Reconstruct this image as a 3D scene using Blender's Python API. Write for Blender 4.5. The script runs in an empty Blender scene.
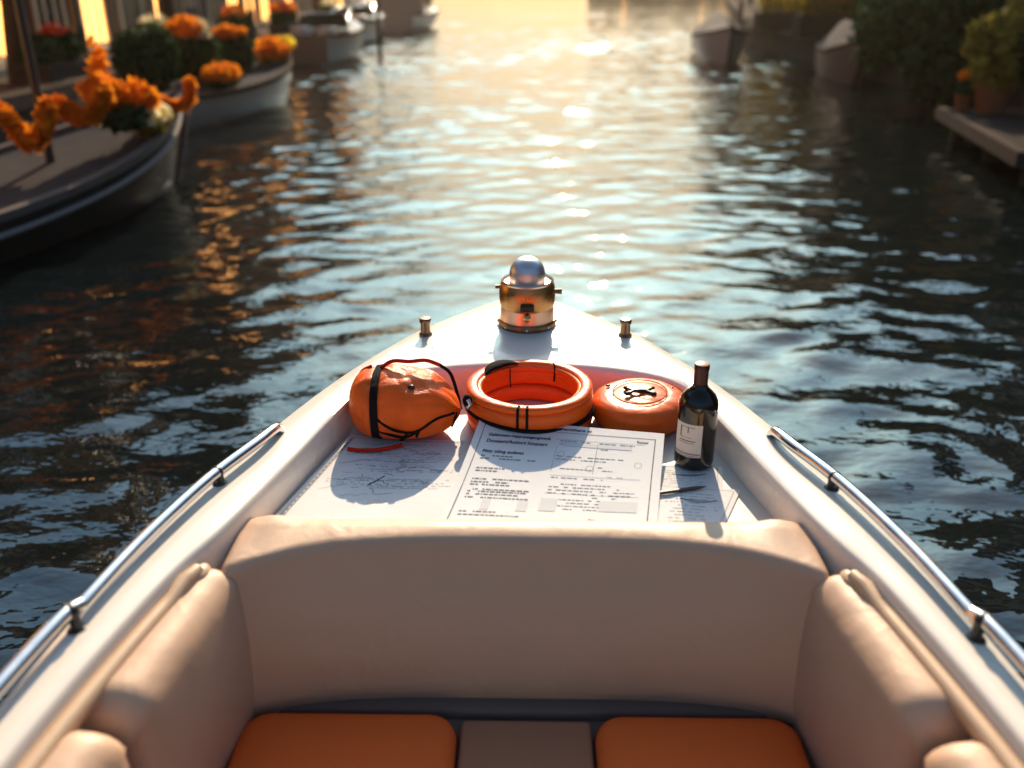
import bpy, bmesh, math, random
import numpy as np
from mathutils import Vector, Matrix

R = math.radians
PI = math.pi
random.seed(7)
SC = bpy.context.scene
COL = SC.collection

# ------------------------------------------------------------------ camera
cam_d = bpy.data.cameras.new('camera')
cam = bpy.data.objects.new('camera', cam_d)
COL.objects.link(cam)
cam.location = (0, 0, 1.75)
cam.rotation_euler = (R(90 - 24), 0, R(0.9))
cam_d.sensor_width = 36
cam_d.lens = 900 / 1024 * 36
cam_d.clip_start = 0.05
cam_d.clip_end = 3000
cam_d.dof.use_dof = True
cam_d.dof.focus_distance = 2.2
cam_d.dof.aperture_fstop = 1.6
SC.camera = cam

# ------------------------------------------------------------------ sky, sun, exposure
SUN_EL, SUN_AZ = 29.0, 3.6            # azimuth clockwise from +y
w = bpy.data.worlds.new('World')
SC.world = w
w.use_nodes = True
nt = w.node_tree
nt.nodes.clear()
wo = nt.nodes.new('ShaderNodeOutputWorld')
bg = nt.nodes.new('ShaderNodeBackground')
sky = nt.nodes.new('ShaderNodeTexSky')
sky.sky_type = 'NISHITA'
sky.sun_disc = False
sky.sun_elevation = R(SUN_EL)
sky.sun_rotation = R(SUN_AZ)
sky.air_density = 1.0
sky.dust_density = 1.6
sky.ozone_density = 1.5
bg.inputs['Strength'].default_value = 0.10
# brighter, slightly warmer sky round the sun (thin evening haze high up)
tcw = nt.nodes.new('ShaderNodeTexCoord')
dotn = nt.nodes.new('ShaderNodeVectorMath')
dotn.operation = 'DOT_PRODUCT'
dotn.inputs[1].default_value = (math.sin(R(SUN_AZ)) * math.cos(R(SUN_EL)), math.cos(R(SUN_AZ)) * math.cos(R(SUN_EL)), math.sin(R(SUN_EL)))
nt.links.new(tcw.outputs['Generated'], dotn.inputs[0])
mr1 = nt.nodes.new('ShaderNodeMapRange')
mr1.inputs['From Min'].default_value = 0.2
mr1.inputs['From Max'].default_value = 1.0
mr1.inputs['To Min'].default_value = 0.75
mr1.inputs['To Max'].default_value = 1.25
mr1.interpolation_type = 'SMOOTHSTEP'
nt.links.new(dotn.outputs['Value'], mr1.inputs['Value'])
vm = nt.nodes.new('ShaderNodeVectorMath')
vm.operation = 'SCALE'
nt.links.new(sky.outputs[0], vm.inputs[0])
nt.links.new(mr1.outputs['Result'], vm.inputs['Scale'])
# warm near the horizon, teal blue higher up
sep = nt.nodes.new('ShaderNodeSeparateXYZ')
nt.links.new(tcw.outputs['Generated'], sep.inputs[0])
ramp = nt.nodes.new('ShaderNodeValToRGB')
ramp.color_ramp.elements[0].position = 0.0
ramp.color_ramp.elements[0].color = (0.23, 0.165, 0.105, 1)
ramp.color_ramp.elements[1].position = 0.42
ramp.color_ramp.elements[1].color = (0.60, 1.0, 1.12, 1)
for pos_, c_ in ((0.2, (0.31, 0.315, 0.28, 1)), (0.62, (0.74, 1.0, 1.06, 1)), (0.85, (1.05, 0.93, 0.80, 1))):
    ramp.color_ramp.elements.new(pos_).color = c_
nt.links.new(sep.outputs['Z'], ramp.inputs['Fac'])
vm2 = nt.nodes.new('ShaderNodeVectorMath')
vm2.operation = 'MULTIPLY'
nt.links.new(vm.outputs[0], vm2.inputs[0])
nt.links.new(ramp.outputs['Color'], vm2.inputs[1])
nt.links.new(vm2.outputs[0], bg.inputs['Color'])
nt.links.new(bg.outputs[0], wo.inputs['Surface'])

sun_d = bpy.data.lights.new('sun', 'SUN')
sun_d.energy = 4.0
sun_d.angle = R(0.55)
sun_d.color = (1.0, 0.76, 0.52)
sun = bpy.data.objects.new('sun', sun_d)
COL.objects.link(sun)
sd = Vector((math.sin(R(SUN_AZ)) * math.cos(R(SUN_EL)), math.cos(R(SUN_AZ)) * math.cos(R(SUN_EL)), math.sin(R(SUN_EL))))
sun.rotation_euler = sd.to_track_quat('Z', 'Y').to_euler()
sun.location = sd * 60

SC.view_settings.view_transform = 'Standard'
SC.view_settings.look = 'None'
SC.view_settings.exposure = 0.90
SC.view_settings.gamma = 1.0
SC.cycles.max_bounces = 8
SC.cycles.sample_clamp_indirect = 6.0
SC.cycles.caustics_reflective = False
SC.cycles.caustics_refractive = False

# ------------------------------------------------------------------ materials
MATS = {}


def mat(name, col, rough=0.5, metal=0.0, var=0.0, vscale=8.0, bump=0.0, bscale=60.0, spec=0.5, emit=None, estr=0.0,
        coat=0.0, island=0.0, transl=0.0, col2=None, rvar=0.0, sag=0.0):
    if name in MATS:
        return MATS[name]
    m = bpy.data.materials.new(name)
    m.use_nodes = True
    n = m.node_tree.nodes
    l = m.node_tree.links
    if rough >= 0.5 and spec == 0.5:
        spec = 0.015
    p = n['Principled BSDF']
    p.inputs['Base Color'].default_value = (*col, 1)
    p.inputs['Roughness'].default_value = rough
    p.inputs['Metallic'].default_value = metal
    p.inputs['Specular IOR Level'].default_value = spec
    p.inputs['Coat Weight'].default_value = coat
    if emit:
        p.inputs['Emission Color'].default_value = (*emit, 1)
        p.inputs['Emission Strength'].default_value = estr
    tc = n.new('ShaderNodeTexCoord')
    if var > 0 or island > 0 or rvar > 0:
        no = n.new('ShaderNodeTexNoise')
        no.inputs['Scale'].default_value = vscale
        no.inputs['Detail'].default_value = 5
        l.new(tc.outputs['Object'], no.inputs['Vector'])
        fac = no.outputs['Fac']
        if island > 0:
            g = n.new('ShaderNodeNewGeometry')
            fac = g.outputs['Random Per Island']
        if var > 0 or island > 0:
            a = max(var, island)
            mx = n.new('ShaderNodeMix')
            mx.data_type = 'RGBA'
            c2 = col2 if col2 else tuple(min(1, c * (1 + a)) for c in col)
            c1 = tuple(c * (1 - a) for c in col) if not col2 else col
            mx.inputs['A'].default_value = (*c1, 1)
            mx.inputs['B'].default_value = (*c2, 1)
            l.new(fac, mx.inputs['Factor'])
            l.new(mx.outputs['Result'], p.inputs['Base Color'])
        if rvar > 0:
            mr = n.new('ShaderNodeMapRange')
            mr.inputs['From Min'].default_value = 0.3
            mr.inputs['From Max'].default_value = 0.7
            mr.inputs['To Min'].default_value = max(0.02, rough - rvar)
            mr.inputs['To Max'].default_value = rough + rvar
            l.new(no.outputs['Fac'], mr.inputs['Value'])
            l.new(mr.outputs['Result'], p.inputs['Roughness'])
    if bump > 0:
        nb = n.new('ShaderNodeTexNoise')
        nb.inputs['Scale'].default_value = bscale
        nb.inputs['Detail'].default_value = 4
        l.new(tc.outputs['Object'], nb.inputs['Vector'])
        bp = n.new('ShaderNodeBump')
        bp.inputs['Strength'].default_value = bump
        bp.inputs['Distance'].default_value = 0.01
        l.new(nb.outputs['Fac'], bp.inputs['Height'])
        l.new(bp.outputs['Normal'], p.inputs['Normal'])
        if sag > 0:
            ns = n.new('ShaderNodeTexNoise')
            ns.inputs['Scale'].default_value = 9.0
            ns.inputs['Detail'].default_value = 2.5
            ns.inputs['Distortion'].default_value = 0.8
            l.new(tc.outputs['Object'], ns.inputs['Vector'])
            b2_ = n.new('ShaderNodeBump')
            b2_.inputs['Strength'].default_value = sag
            b2_.inputs['Distance'].default_value = 0.02
            l.new(ns.outputs['Fac'], b2_.inputs['Height'])
            l.new(b2_.outputs['Normal'], bp.inputs['Normal'])
    if transl > 0:
        tr = n.new('ShaderNodeBsdfTranslucent')
        tr.inputs['Color'].default_value = (*[min(1, c * 1.6) for c in col], 1)
        ms = n.new('ShaderNodeMixShader')
        ms.inputs[0].default_value = transl
        out = n['Material Output']
        l.new(p.outputs[0], ms.inputs[1])
        l.new(tr.outputs[0], ms.inputs[2])
        l.new(ms.outputs[0], out.inputs['Surface'])
    MATS[name] = m
    return m


GEL = mat('white_gelcoat', (0.80, 0.75, 0.68), 0.28, var=0.035, vscale=5, rvar=0.08, coat=0.2)
VINYL = mat('beige_vinyl', (0.61, 0.40, 0.27), 0.45, var=0.08, vscale=7, bump=0.12, bscale=350, rvar=0.08, sag=0.22)
VINYLT = mat('tan_trim_vinyl', (0.58, 0.40, 0.26), 0.42, var=0.06, vscale=9, bump=0.1, bscale=300)
OVIN = mat('orange_vinyl', (0.95, 0.17, 0.03), 0.55, var=0.08, vscale=6, bump=0.15, bscale=260, rvar=0.06, spec=0.2)
DARKTRIM = mat('dark_rubber', (0.03, 0.028, 0.027), 0.6, var=0.2, vscale=20)
GREYSEAT = mat('grey_seat_base', (0.17, 0.13, 0.11), 0.5, var=0.1)
STEEL = mat('polished_steel', (0.78, 0.77, 0.75), 0.16, 1.0, rvar=0.06, vscale=25)
BRONZE = mat('dark_bronze', (0.22, 0.14, 0.08), 0.32, 0.9, var=0.25, vscale=60)
BRASS = mat('aged_brass', (0.47, 0.27, 0.11), 0.36, 1.0, var=0.22, vscale=40, rvar=0.1)
COPPER = mat('pale_copper', (0.78, 0.55, 0.42), 0.30, 1.0, var=0.08, vscale=30)
CHROME = mat('grey_metal_dome', (0.62, 0.67, 0.72), 0.42, 0.9)
BLACKM = mat('black_plastic', (0.012, 0.012, 0.013), 0.35, var=0.2, vscale=30)
ORFAB = mat('orange_fabric', (0.92, 0.13, 0.008), 0.42, spec=0.3, var=0.10, vscale=14, bump=0.2, bscale=200, rvar=0.1, sag=0.9)
ORPVC = mat('orange_pvc', (0.92, 0.135, 0.008), 0.34, spec=0.35, var=0.08, vscale=18, bump=0.08, bscale=220, rvar=0.1, sag=0.35)
REDC = mat('red_cord', (0.55, 0.03, 0.015), 0.5, bump=0.3, bscale=400)
STRAP = mat('black_strap', (0.014, 0.014, 0.016), 0.55, bump=0.4, bscale=300)
PAPER = mat('white_paper', (0.80, 0.81, 0.81), 0.7, var=0.03, vscale=12, bump=0.05, bscale=60)
PAPER2 = mat('chart_paper', (0.74, 0.75, 0.75), 0.75, var=0.04, vscale=10, bump=0.08, bscale=40)
INK = mat('black_ink', (0.05, 0.05, 0.055), 0.6)
INKG = mat('grey_ink', (0.30, 0.32, 0.34), 0.7)
INKL = mat('light_grey_ink', (0.66, 0.68, 0.69), 0.7)
GLASSB = mat('dark_bottle_glass', (0.012, 0.010, 0.007), 0.09, spec=0.6, var=0.3, vscale=10)
CAPS = mat('dark_red_capsule', (0.055, 0.014, 0.009), 0.35, 0.3, var=0.35, vscale=60)
CORKM = mat('capsule_top', (0.45, 0.16, 0.08), 0.45, var=0.2, vscale=60)
LABELM = mat('bottle_label_paper', (0.74, 0.66, 0.58), 0.7, var=0.05, vscale=30)
WOODP = mat('dark_pencil_wood', (0.06, 0.045, 0.04), 0.45)

# ------------------------------------------------------------------ mesh helpers


class MB:
    def __init__(self):
        self.v = []
        self.f = []

    def add(self, vs, fs):
        o = len(self.v)
        self.v += [tuple(p) for p in vs]
        self.f += [tuple(i + o for i in q) for q in fs]
        return self

    def box(self, x0, x1, y0, y1, z0, z1):
        return self.add([(x0, y0, z0), (x1, y0, z0), (x1, y1, z0), (x0, y1, z0), (x0, y0, z1), (x1, y0, z1), (x1, y1, z1), (x0, y1, z1)],
                        [(0, 3, 2, 1), (4, 5, 6, 7), (0, 1, 5, 4), (1, 2, 6, 5), (2, 3, 7, 6), (3, 0, 4, 7)])

    def bbox(self, x0, x1, y0, y1, z0, z1, r=0.02, seg=3):
        b = bmesh.new()
        bmesh.ops.create_cube(b, size=1)
        for v in b.verts:
            v.co = Vector(((x0 + x1) / 2 + v.co.x * (x1 - x0), (y0 + y1) / 2 + v.co.y * (y1 - y0), (z0 + z1) / 2 + v.co.z * (z1 - z0)))
        bmesh.ops.bevel(b, geom=b.edges[:], offset=r, segments=seg, profile=0.5, affect='EDGES')
        b.verts.index_update()
        self.add([v.co[:] for v in b.verts], [[v.index for v in f.verts] for f in b.faces])
        b.free()
        return self

    def loft(self, rings, closed=True, cap0=True, cap1=True):
        n = len(rings[0])
        vs = [p for r in rings for p in r]
        fs = []
        m = n if closed else n - 1
        for i in range(len(rings) - 1):
            for j in range(m):
                k = (j + 1) % n
                fs.append((i * n + j, i * n + k, (i + 1) * n + k, (i + 1) * n + j))
        if closed and cap0:
            fs.append(tuple(reversed(range(n))))
        if closed and cap1:
            fs.append(tuple((len(rings) - 1) * n + j for j in range(n)))
        return self.add(vs, fs)

    def lathe(self, prof, c=(0, 0, 0), seg=48):
        rings = [[(c[0] + r * math.cos(2 * PI * j / seg), c[1] + r * math.sin(2 * PI * j / seg), c[2] + z) for j in range(seg)] for r, z in prof]
        return self.loft(rings)

    def tube(self, pts, r, seg=12, closed=False, flat=1.0):
        P = [Vector(p) for p in pts]
        n = len(P)
        rr = r if hasattr(r, '__len__') else [r] * n
        rings = []
        up = Vector((0, 0, 1))
        prev = None
        for i in range(n):
            a = P[(i - 1) % n] if (closed or i > 0) else P[i]
            b = P[(i + 1) % n] if (closed or i < n - 1) else P[i]
            t = (b - a).normalized()
            if prev is None:
                s = t.cross(up)
                if s.length < 1e-3:
                    s = t.cross(Vector((1, 0, 0)))
            else:
                s = prev - t * prev.dot(t)
                if s.length < 1e-4:
                    s = t.cross(up)
            s.normalize()
            prev = s
            u = s.cross(t)
            rings.append([P[i] + (s * math.cos(2 * PI * j / seg) + u * math.sin(2 * PI * j / seg) * flat) * rr[i] for j in range(seg)])
        if closed:
            rings.append(rings[0])
        return self.loft(rings, cap0=not closed, cap1=not closed)

    def prism(self, poly, z0, z1):
        n = len(poly)
        vs = [(x, y, z0) for x, y in poly] + [(x, y, z1) for x, y in poly]
        fs = [tuple(reversed(range(n))), tuple(range(n, 2 * n))] + [(i, (i + 1) % n, n + (i + 1) % n, n + i) for i in range(n)]
        return self.add(vs, fs)

    def sphere(self, c, r, seg=16, rings=10):
        rx, ry, rz = r if hasattr(r, '__len__') else (r, r, r)
        RR = []
        for i in range(rings + 1):
            a = -PI / 2 + PI * i / rings
            q = max(math.cos(a), 0.01)
            RR.append([(c[0] + rx * q * math.cos(2 * PI * j / seg), c[1] + ry * q * math.sin(2 * PI * j / seg), c[2] + rz * math.sin(a)) for j in range(seg)])
        return self.loft(RR)

    def build(self, name, m, parent=None, smooth=True, ang=40, subsurf=0, fixn=True):
        me = bpy.data.meshes.new(name)
        me.from_pydata(self.v, [], self.f)
        me.update()
        if fixn:
            b = bmesh.new()
            b.from_mesh(me)
            bmesh.ops.recalc_face_normals(b, faces=b.faces[:])
            b.to_mesh(me)
            b.free()
        me.materials.append(m)
        if smooth:
            me.polygons.foreach_set('use_smooth', [True] * len(me.polygons))
            try:
                me.set_sharp_from_angle(angle=R(ang))
            except Exception:
                pass
        o = bpy.data.objects.new(name, me)
        COL.objects.link(o)
        if parent:
            o.parent = parent
        if subsurf:
            md = o.modifiers.new('sub', 'SUBSURF')
            md.levels = subsurf
            md.render_levels = subsurf
        return o


def tag(o, label=None, cat=None, group=None, kind=None):
    if label:
        o['label'] = label
    if cat:
        o['category'] = cat
    if group:
        o['group'] = group
    if kind:
        o['kind'] = kind
    return o


def thing(name, label, cat, loc=(0, 0, 0), rz=0.0, group=None):
    o = bpy.data.objects.new(name, None)
    COL.objects.link(o)
    o.location = loc
    o.rotation_euler = (0, 0, rz)
    o.empty_display_size = 0.2
    return tag(o, label, cat, group)


def copy_tree(o, parent=None, depth=0):
    c = o.copy()
    COL.objects.link(c)
    if parent:
        c.parent = parent
    for ch in list(o.children):
        copy_tree(ch, c, depth + 1)
    return c


def cr(pts, n):
    """Catmull-Rom resample of a polyline, n points spaced by parameter length."""
    P = [Vector(p) for p in pts]
    Q = [P[0] * 2 - P[1]] + P + [P[-1] * 2 - P[-2]]
    dense = []
    for i in range(1, len(Q) - 2):
        for k in range(20):
            t = k / 20
            a, b, c, d = Q[i - 1], Q[i], Q[i + 1], Q[i + 2]
            dense.append(0.5 * ((2 * b) + (c - a) * t + (2 * a - 5 * b + 4 * c - d) * t * t + (3 * b - a - 3 * c + d) * t ** 3))
    dense.append(P[-1])
    L = [0]
    for i in range(1, len(dense)):
        L.append(L[-1] + (dense[i] - dense[i - 1]).length)
    out = []
    j = 0
    for k in range(n):
        s = L[-1] * k / (n - 1)
        while j < len(L) - 2 and L[j + 1] < s:
            j += 1
        t = (s - L[j]) / max(1e-9, L[j + 1] - L[j])
        out.append(dense[j].lerp(dense[j + 1], min(1, max(0, t))))
    return out


def interp(tab, x):
    tab = sorted(tab)
    return float(np.interp(x, [t[0] for t in tab], [t[1] for t in tab]))


def scatter(rng, n, clumps, size, flat=0.0, aspect=1.6):
    """leaf faces scattered through clumps (cx,cy,cz,rx,ry,rz)"""
    cl = np.array(clumps, float)
    wts = cl[:, 3] * cl[:, 4] * cl[:, 5]
    idx = rng.choice(len(cl), n, p=wts / wts.sum())
    d = rng.normal(size=(n, 3))
    d /= np.linalg.norm(d, axis=1)[:, None]
    rad = rng.uniform(0.35, 1.0, (n, 1)) ** 0.45
    p = cl[idx, :3] + d * rad * cl[idx, 3:6]
    a = rng.normal(size=(n, 3))
    a /= np.linalg.norm(a, axis=1)[:, None]
    b = np.cross(a, d + rng.normal(scale=0.5, size=(n, 3)))
    b /= np.linalg.norm(b, axis=1)[:, None] + 1e-9
    s = size * rng.uniform(0.6, 1.4, (n, 1))
    a = a * s * aspect * 0.5
    b = b * s * 0.5
    v = np.stack([p - a, p + b * 0.9, p + a, p - b * 0.9], 1).reshape(-1, 3)
    f = np.arange(4 * n).reshape(-1, 4)
    return v, f


def np_mesh(name, v, f, m, parent=None, smooth=False):
    me = bpy.data.meshes.new(name)
    me.from_pydata(v.tolist(), [], f.tolist())
    me.update()
    me.materials.append(m)
    if smooth:
        me.polygons.foreach_set('use_smooth', [True] * len(me.polygons))
    o = bpy.data.objects.new(name, me)
    COL.objects.link(o)
    if parent:
        o.parent = parent
    return o


# ------------------------------------------------------------------ water: one real wave surface
rng = np.random.default_rng(11)
WAVES = []
for lam, slope, cnt in ((3.0, 0.006, 5), (1.6, 0.014, 9), (0.85, 0.036, 16), (0.46, 0.056, 26), (0.26, 0.050, 30)):
    for i in range(cnt):
        L = lam * rng.uniform(0.75, 1.35)
        th = rng.normal(0, 0.62) + (PI if rng.random() < 0.3 else 0) - PI / 2 + 0.25
        k = 2 * PI / L
        WAVES.append((k * math.cos(th), k * math.sin(th), slope * math.sqrt(2.0 / cnt) / k, rng.uniform(0, 2 * PI), L))


def wave_h(x, y, res):
    h = np.zeros_like(x)
    for kx, ky, a, ph, L in WAVES:
        fade = np.clip((L / np.maximum(res, 1e-6) - 2.5) / 2.5, 0, 1)
        h += a * fade * np.sin(kx * x + ky * y + ph)
    # wind patches: gentle change of the ripple height over metres
    q = 0.82 + 0.22 * np.sin(0.31 * x + 0.9) * np.sin(0.23 * y + 0.4) + 0.16 * np.sin(0.83 * x - 0.5 * y + 2.1)
    # the open basin further out is more ruffled by the wind than the sheltered water by the boats
    q = q * (0.80 + 0.75 * np.clip((y - 7) / 16, 0, 1))
    return h * np.clip(q, 0.4, 1.9)


rad = [0.25]
while rad[-1] < 320:
    rad.append(rad[-1] * 1.0033 + 0.002 if rad[-1] < 160 else rad[-1] * 1.06)
rad = np.array(rad)
th = np.concatenate([np.arange(-50, 50, 0.16), np.arange(50, 310, 4.0)])
th = np.radians(th)
TT, RR_ = np.meshgrid(th, rad)
X = RR_ * np.sin(TT)
Y = RR_ * np.cos(TT)
res = np.maximum(np.gradient(rad)[:, None] * np.ones_like(X), RR_ * np.where(np.abs(((TT + PI) % (2 * PI)) - PI) < R(50), R(0.16), R(4)))
Z = wave_h(X, Y, res)
Z *= np.clip((320 - RR_) / 120, 0, 1)
nr, ntn = X.shape
V = np.stack([X, Y, Z], -1).reshape(-1, 3)
ii, jj = np.meshgrid(np.arange(nr - 1), np.arange(ntn), indexing='ij')
j2 = (jj + 1) % ntn
Fq = np.stack([ii * ntn + jj, (ii + 1) * ntn + jj, (ii + 1) * ntn + j2, ii * ntn + j2], -1).reshape(-1, 4)
me = bpy.data.meshes.new('water')
me.vertices.add(len(V))
me.vertices.foreach_set('co', V.ravel())
me.loops.add(len(Fq) * 4)
me.loops.foreach_set('vertex_index', Fq[:, ::-1].ravel().astype(np.int32))
me.polygons.add(len(Fq))
me.polygons.foreach_set('loop_start', np.arange(0, len(Fq) * 4, 4, dtype=np.int32))
me.polygons.foreach_set('use_smooth', np.ones(len(Fq), dtype=bool))
me.update(calc_edges=True)
me.validate()
wm = bpy.data.materials.new('canal_water')
wm.use_nodes = True
n = wm.node_tree.nodes
l = wm.node_tree.links
p = n['Principled BSDF']
p.inputs['Base Color'].default_value = (0.004, 0.007, 0.008, 1)
p.inputs['Roughness'].default_value = 0.035
p.inputs['IOR'].default_value = 1.65
tc = n.new('ShaderNodeTexCoord')
mp = n.new('ShaderNodeMapping')
mp.inputs['Scale'].default_value = (0.8, 1.3, 1)
no = n.new('ShaderNodeTexNoise')
no.inputs['Scale'].default_value = 5.5
no.inputs['Detail'].default_value = 3
bp = n.new('ShaderNodeBump')
bp.inputs['Strength'].default_value = 0.35
bp.inputs['Distance'].default_value = 0.028
l.new(tc.outputs['Object'], mp.inputs['Vector'])
l.new(mp.outputs['Vector'], no.inputs['Vector'])
l.new(no.outputs['Fac'], bp.inputs['Height'])
l.new(bp.outputs['Normal'], p.inputs['Normal'])
me.materials.append(wm)
water = bpy.data.objects.new('water', me)
COL.objects.link(water)
water['kind'] = 'structure'

# ------------------------------------------------------------------ quays
STONE = mat('quay_stone', (0.07, 0.058, 0.05), 0.85, var=0.3, vscale=1.5, bump=0.4, bscale=8)
PAVE = mat('quay_paving', (0.08, 0.068, 0.06), 0.85, var=0.25, vscale=3, bump=0.3, bscale=20)
QL, QR = -6.3, 6.9


BL_, BR_ = 42.0, 30.0                 # where the left and right banks start to swing outward
SL_, SR_ = 0.16, 0.19


def shift(side, y):
    """outward swing of a bank at distance y"""
    return -max(0, y - BL_) * SL_ if side < 0 else max(0, y - BR_) * SR_


def quay(side, xe, yb, z):
    q = [(xe, -20), (xe, yb), (xe + shift(side, 175), 175), (side * 90, 175), (side * 90, -20)]
    o = MB().prism(q, -1.5, z).build('quay', PAVE, None, smooth=False)
    tag(o, kind='structure')
    e = MB()
    a = side * 0.38
    e.prism([(xe - side * 0.06, -20), (xe - side * 0.06, yb), (xe - side * 0.06 + shift(side, 174.9), 174.9), (xe + a + shift(side, 174.9), 174.9), (xe + a, yb), (xe + a, -20)], z - 0.14, z + 0.05)
    tag(e.build('quay_edge', STONE, None, smooth=False), kind='structure')


quay(-1, QL, BL_, 0.45)
quay(1, QR, BR_, 0.5)
fb_ = MB().prism([(11.0, 176), (60, 176), (60, 300), (4.0, 300)], -1.5, 0.6).build('far_bank', PAVE, None, smooth=False)
tag(fb_, kind='structure')

# ------------------------------------------------------------------ canal houses
BRICKS = [mat('brick_brown', (0.14, 0.075, 0.05), 0.85, var=0.25, vscale=3, bump=0.3, bscale=30),
          mat('brick_red', (0.20, 0.075, 0.045), 0.85, var=0.25, vscale=3, bump=0.3, bscale=30),
          mat('brick_dark', (0.075, 0.055, 0.05), 0.85, var=0.25, vscale=3, bump=0.3, bscale=30),
          mat('plaster_ochre', (0.34, 0.22, 0.12), 0.8, var=0.15, vscale=2, bump=0.1, bscale=20)]
ROOF = mat('roof_tile', (0.09, 0.05, 0.04), 0.8, var=0.3, vscale=5)
FRAMEW = mat('cream_window_frame', (0.62, 0.52, 0.38), 0.5, var=0.06)
PANE = mat('dark_window_glass', (0.02, 0.022, 0.025), 0.08, spec=0.7)
GLOWPANE = mat('sun_gold_glow_pane', (0.3, 0.2, 0.1), 0.3, emit=(1.0, 0.42, 0.10), estr=2.6)  # added glow standing in for sunlit gold windows and their amber water reflections
DOORM = mat('dark_green_door', (0.02, 0.035, 0.03), 0.4)
STEPM = mat('door_step_stone', (0.25, 0.22, 0.19), 0.8, var=0.2)
WINCACHE = {}


def window(root, x, z, ww, hh, glowing, bars):
    key = (round(ww, 2), round(hh, 2), glowing, bars)
    if key not in WINCACHE:
        f = MB()
        t = 0.07
        f.box(-ww / 2, ww / 2, -0.06, 0.05, 0, t).box(-ww / 2, ww / 2, -0.06, 0.05, hh - t, hh)
        f.box(-ww / 2, -ww / 2 + t, -0.058, 0.05, t, hh - t).box(ww / 2 - t, ww / 2, -0.058, 0.05, t, hh - t)
        for k in range(1, bars + 1):
            xx = -ww / 2 + ww * k / (bars + 1)
            f.box(xx - 0.025, xx + 0.025, -0.05, 0.03, t, hh - t)
        f.box(-ww / 2 + t, ww / 2 - t, -0.046, 0.03, hh * 0.62, hh * 0.62 + 0.05)
        f.box(-ww / 2 - 0.08, ww / 2 + 0.08, -0.14, 0.0, -0.09, -0.003)
        g = MB().box(-ww / 2 + t, ww / 2 - t, -0.02, 0.0, t, hh - t)
        fo = f.build('window', FRAMEW, None, smooth=False)
        go = g.build('pane', GLOWPANE if glowing else PANE, None, smooth=False)
        WINCACHE[key] = (fo.data, go.data)
        bpy.data.objects.remove(fo)
        bpy.data.objects.remove(go)
    a, b = WINCACHE[key]
    fo = bpy.data.objects.new('window', a)
    COL.objects.link(fo)
    fo.parent = root
    fo.location = (x, 0, z)
    go = bpy.data.objects.new('pane', b)
    COL.objects.link(go)
    go.parent = fo


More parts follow.
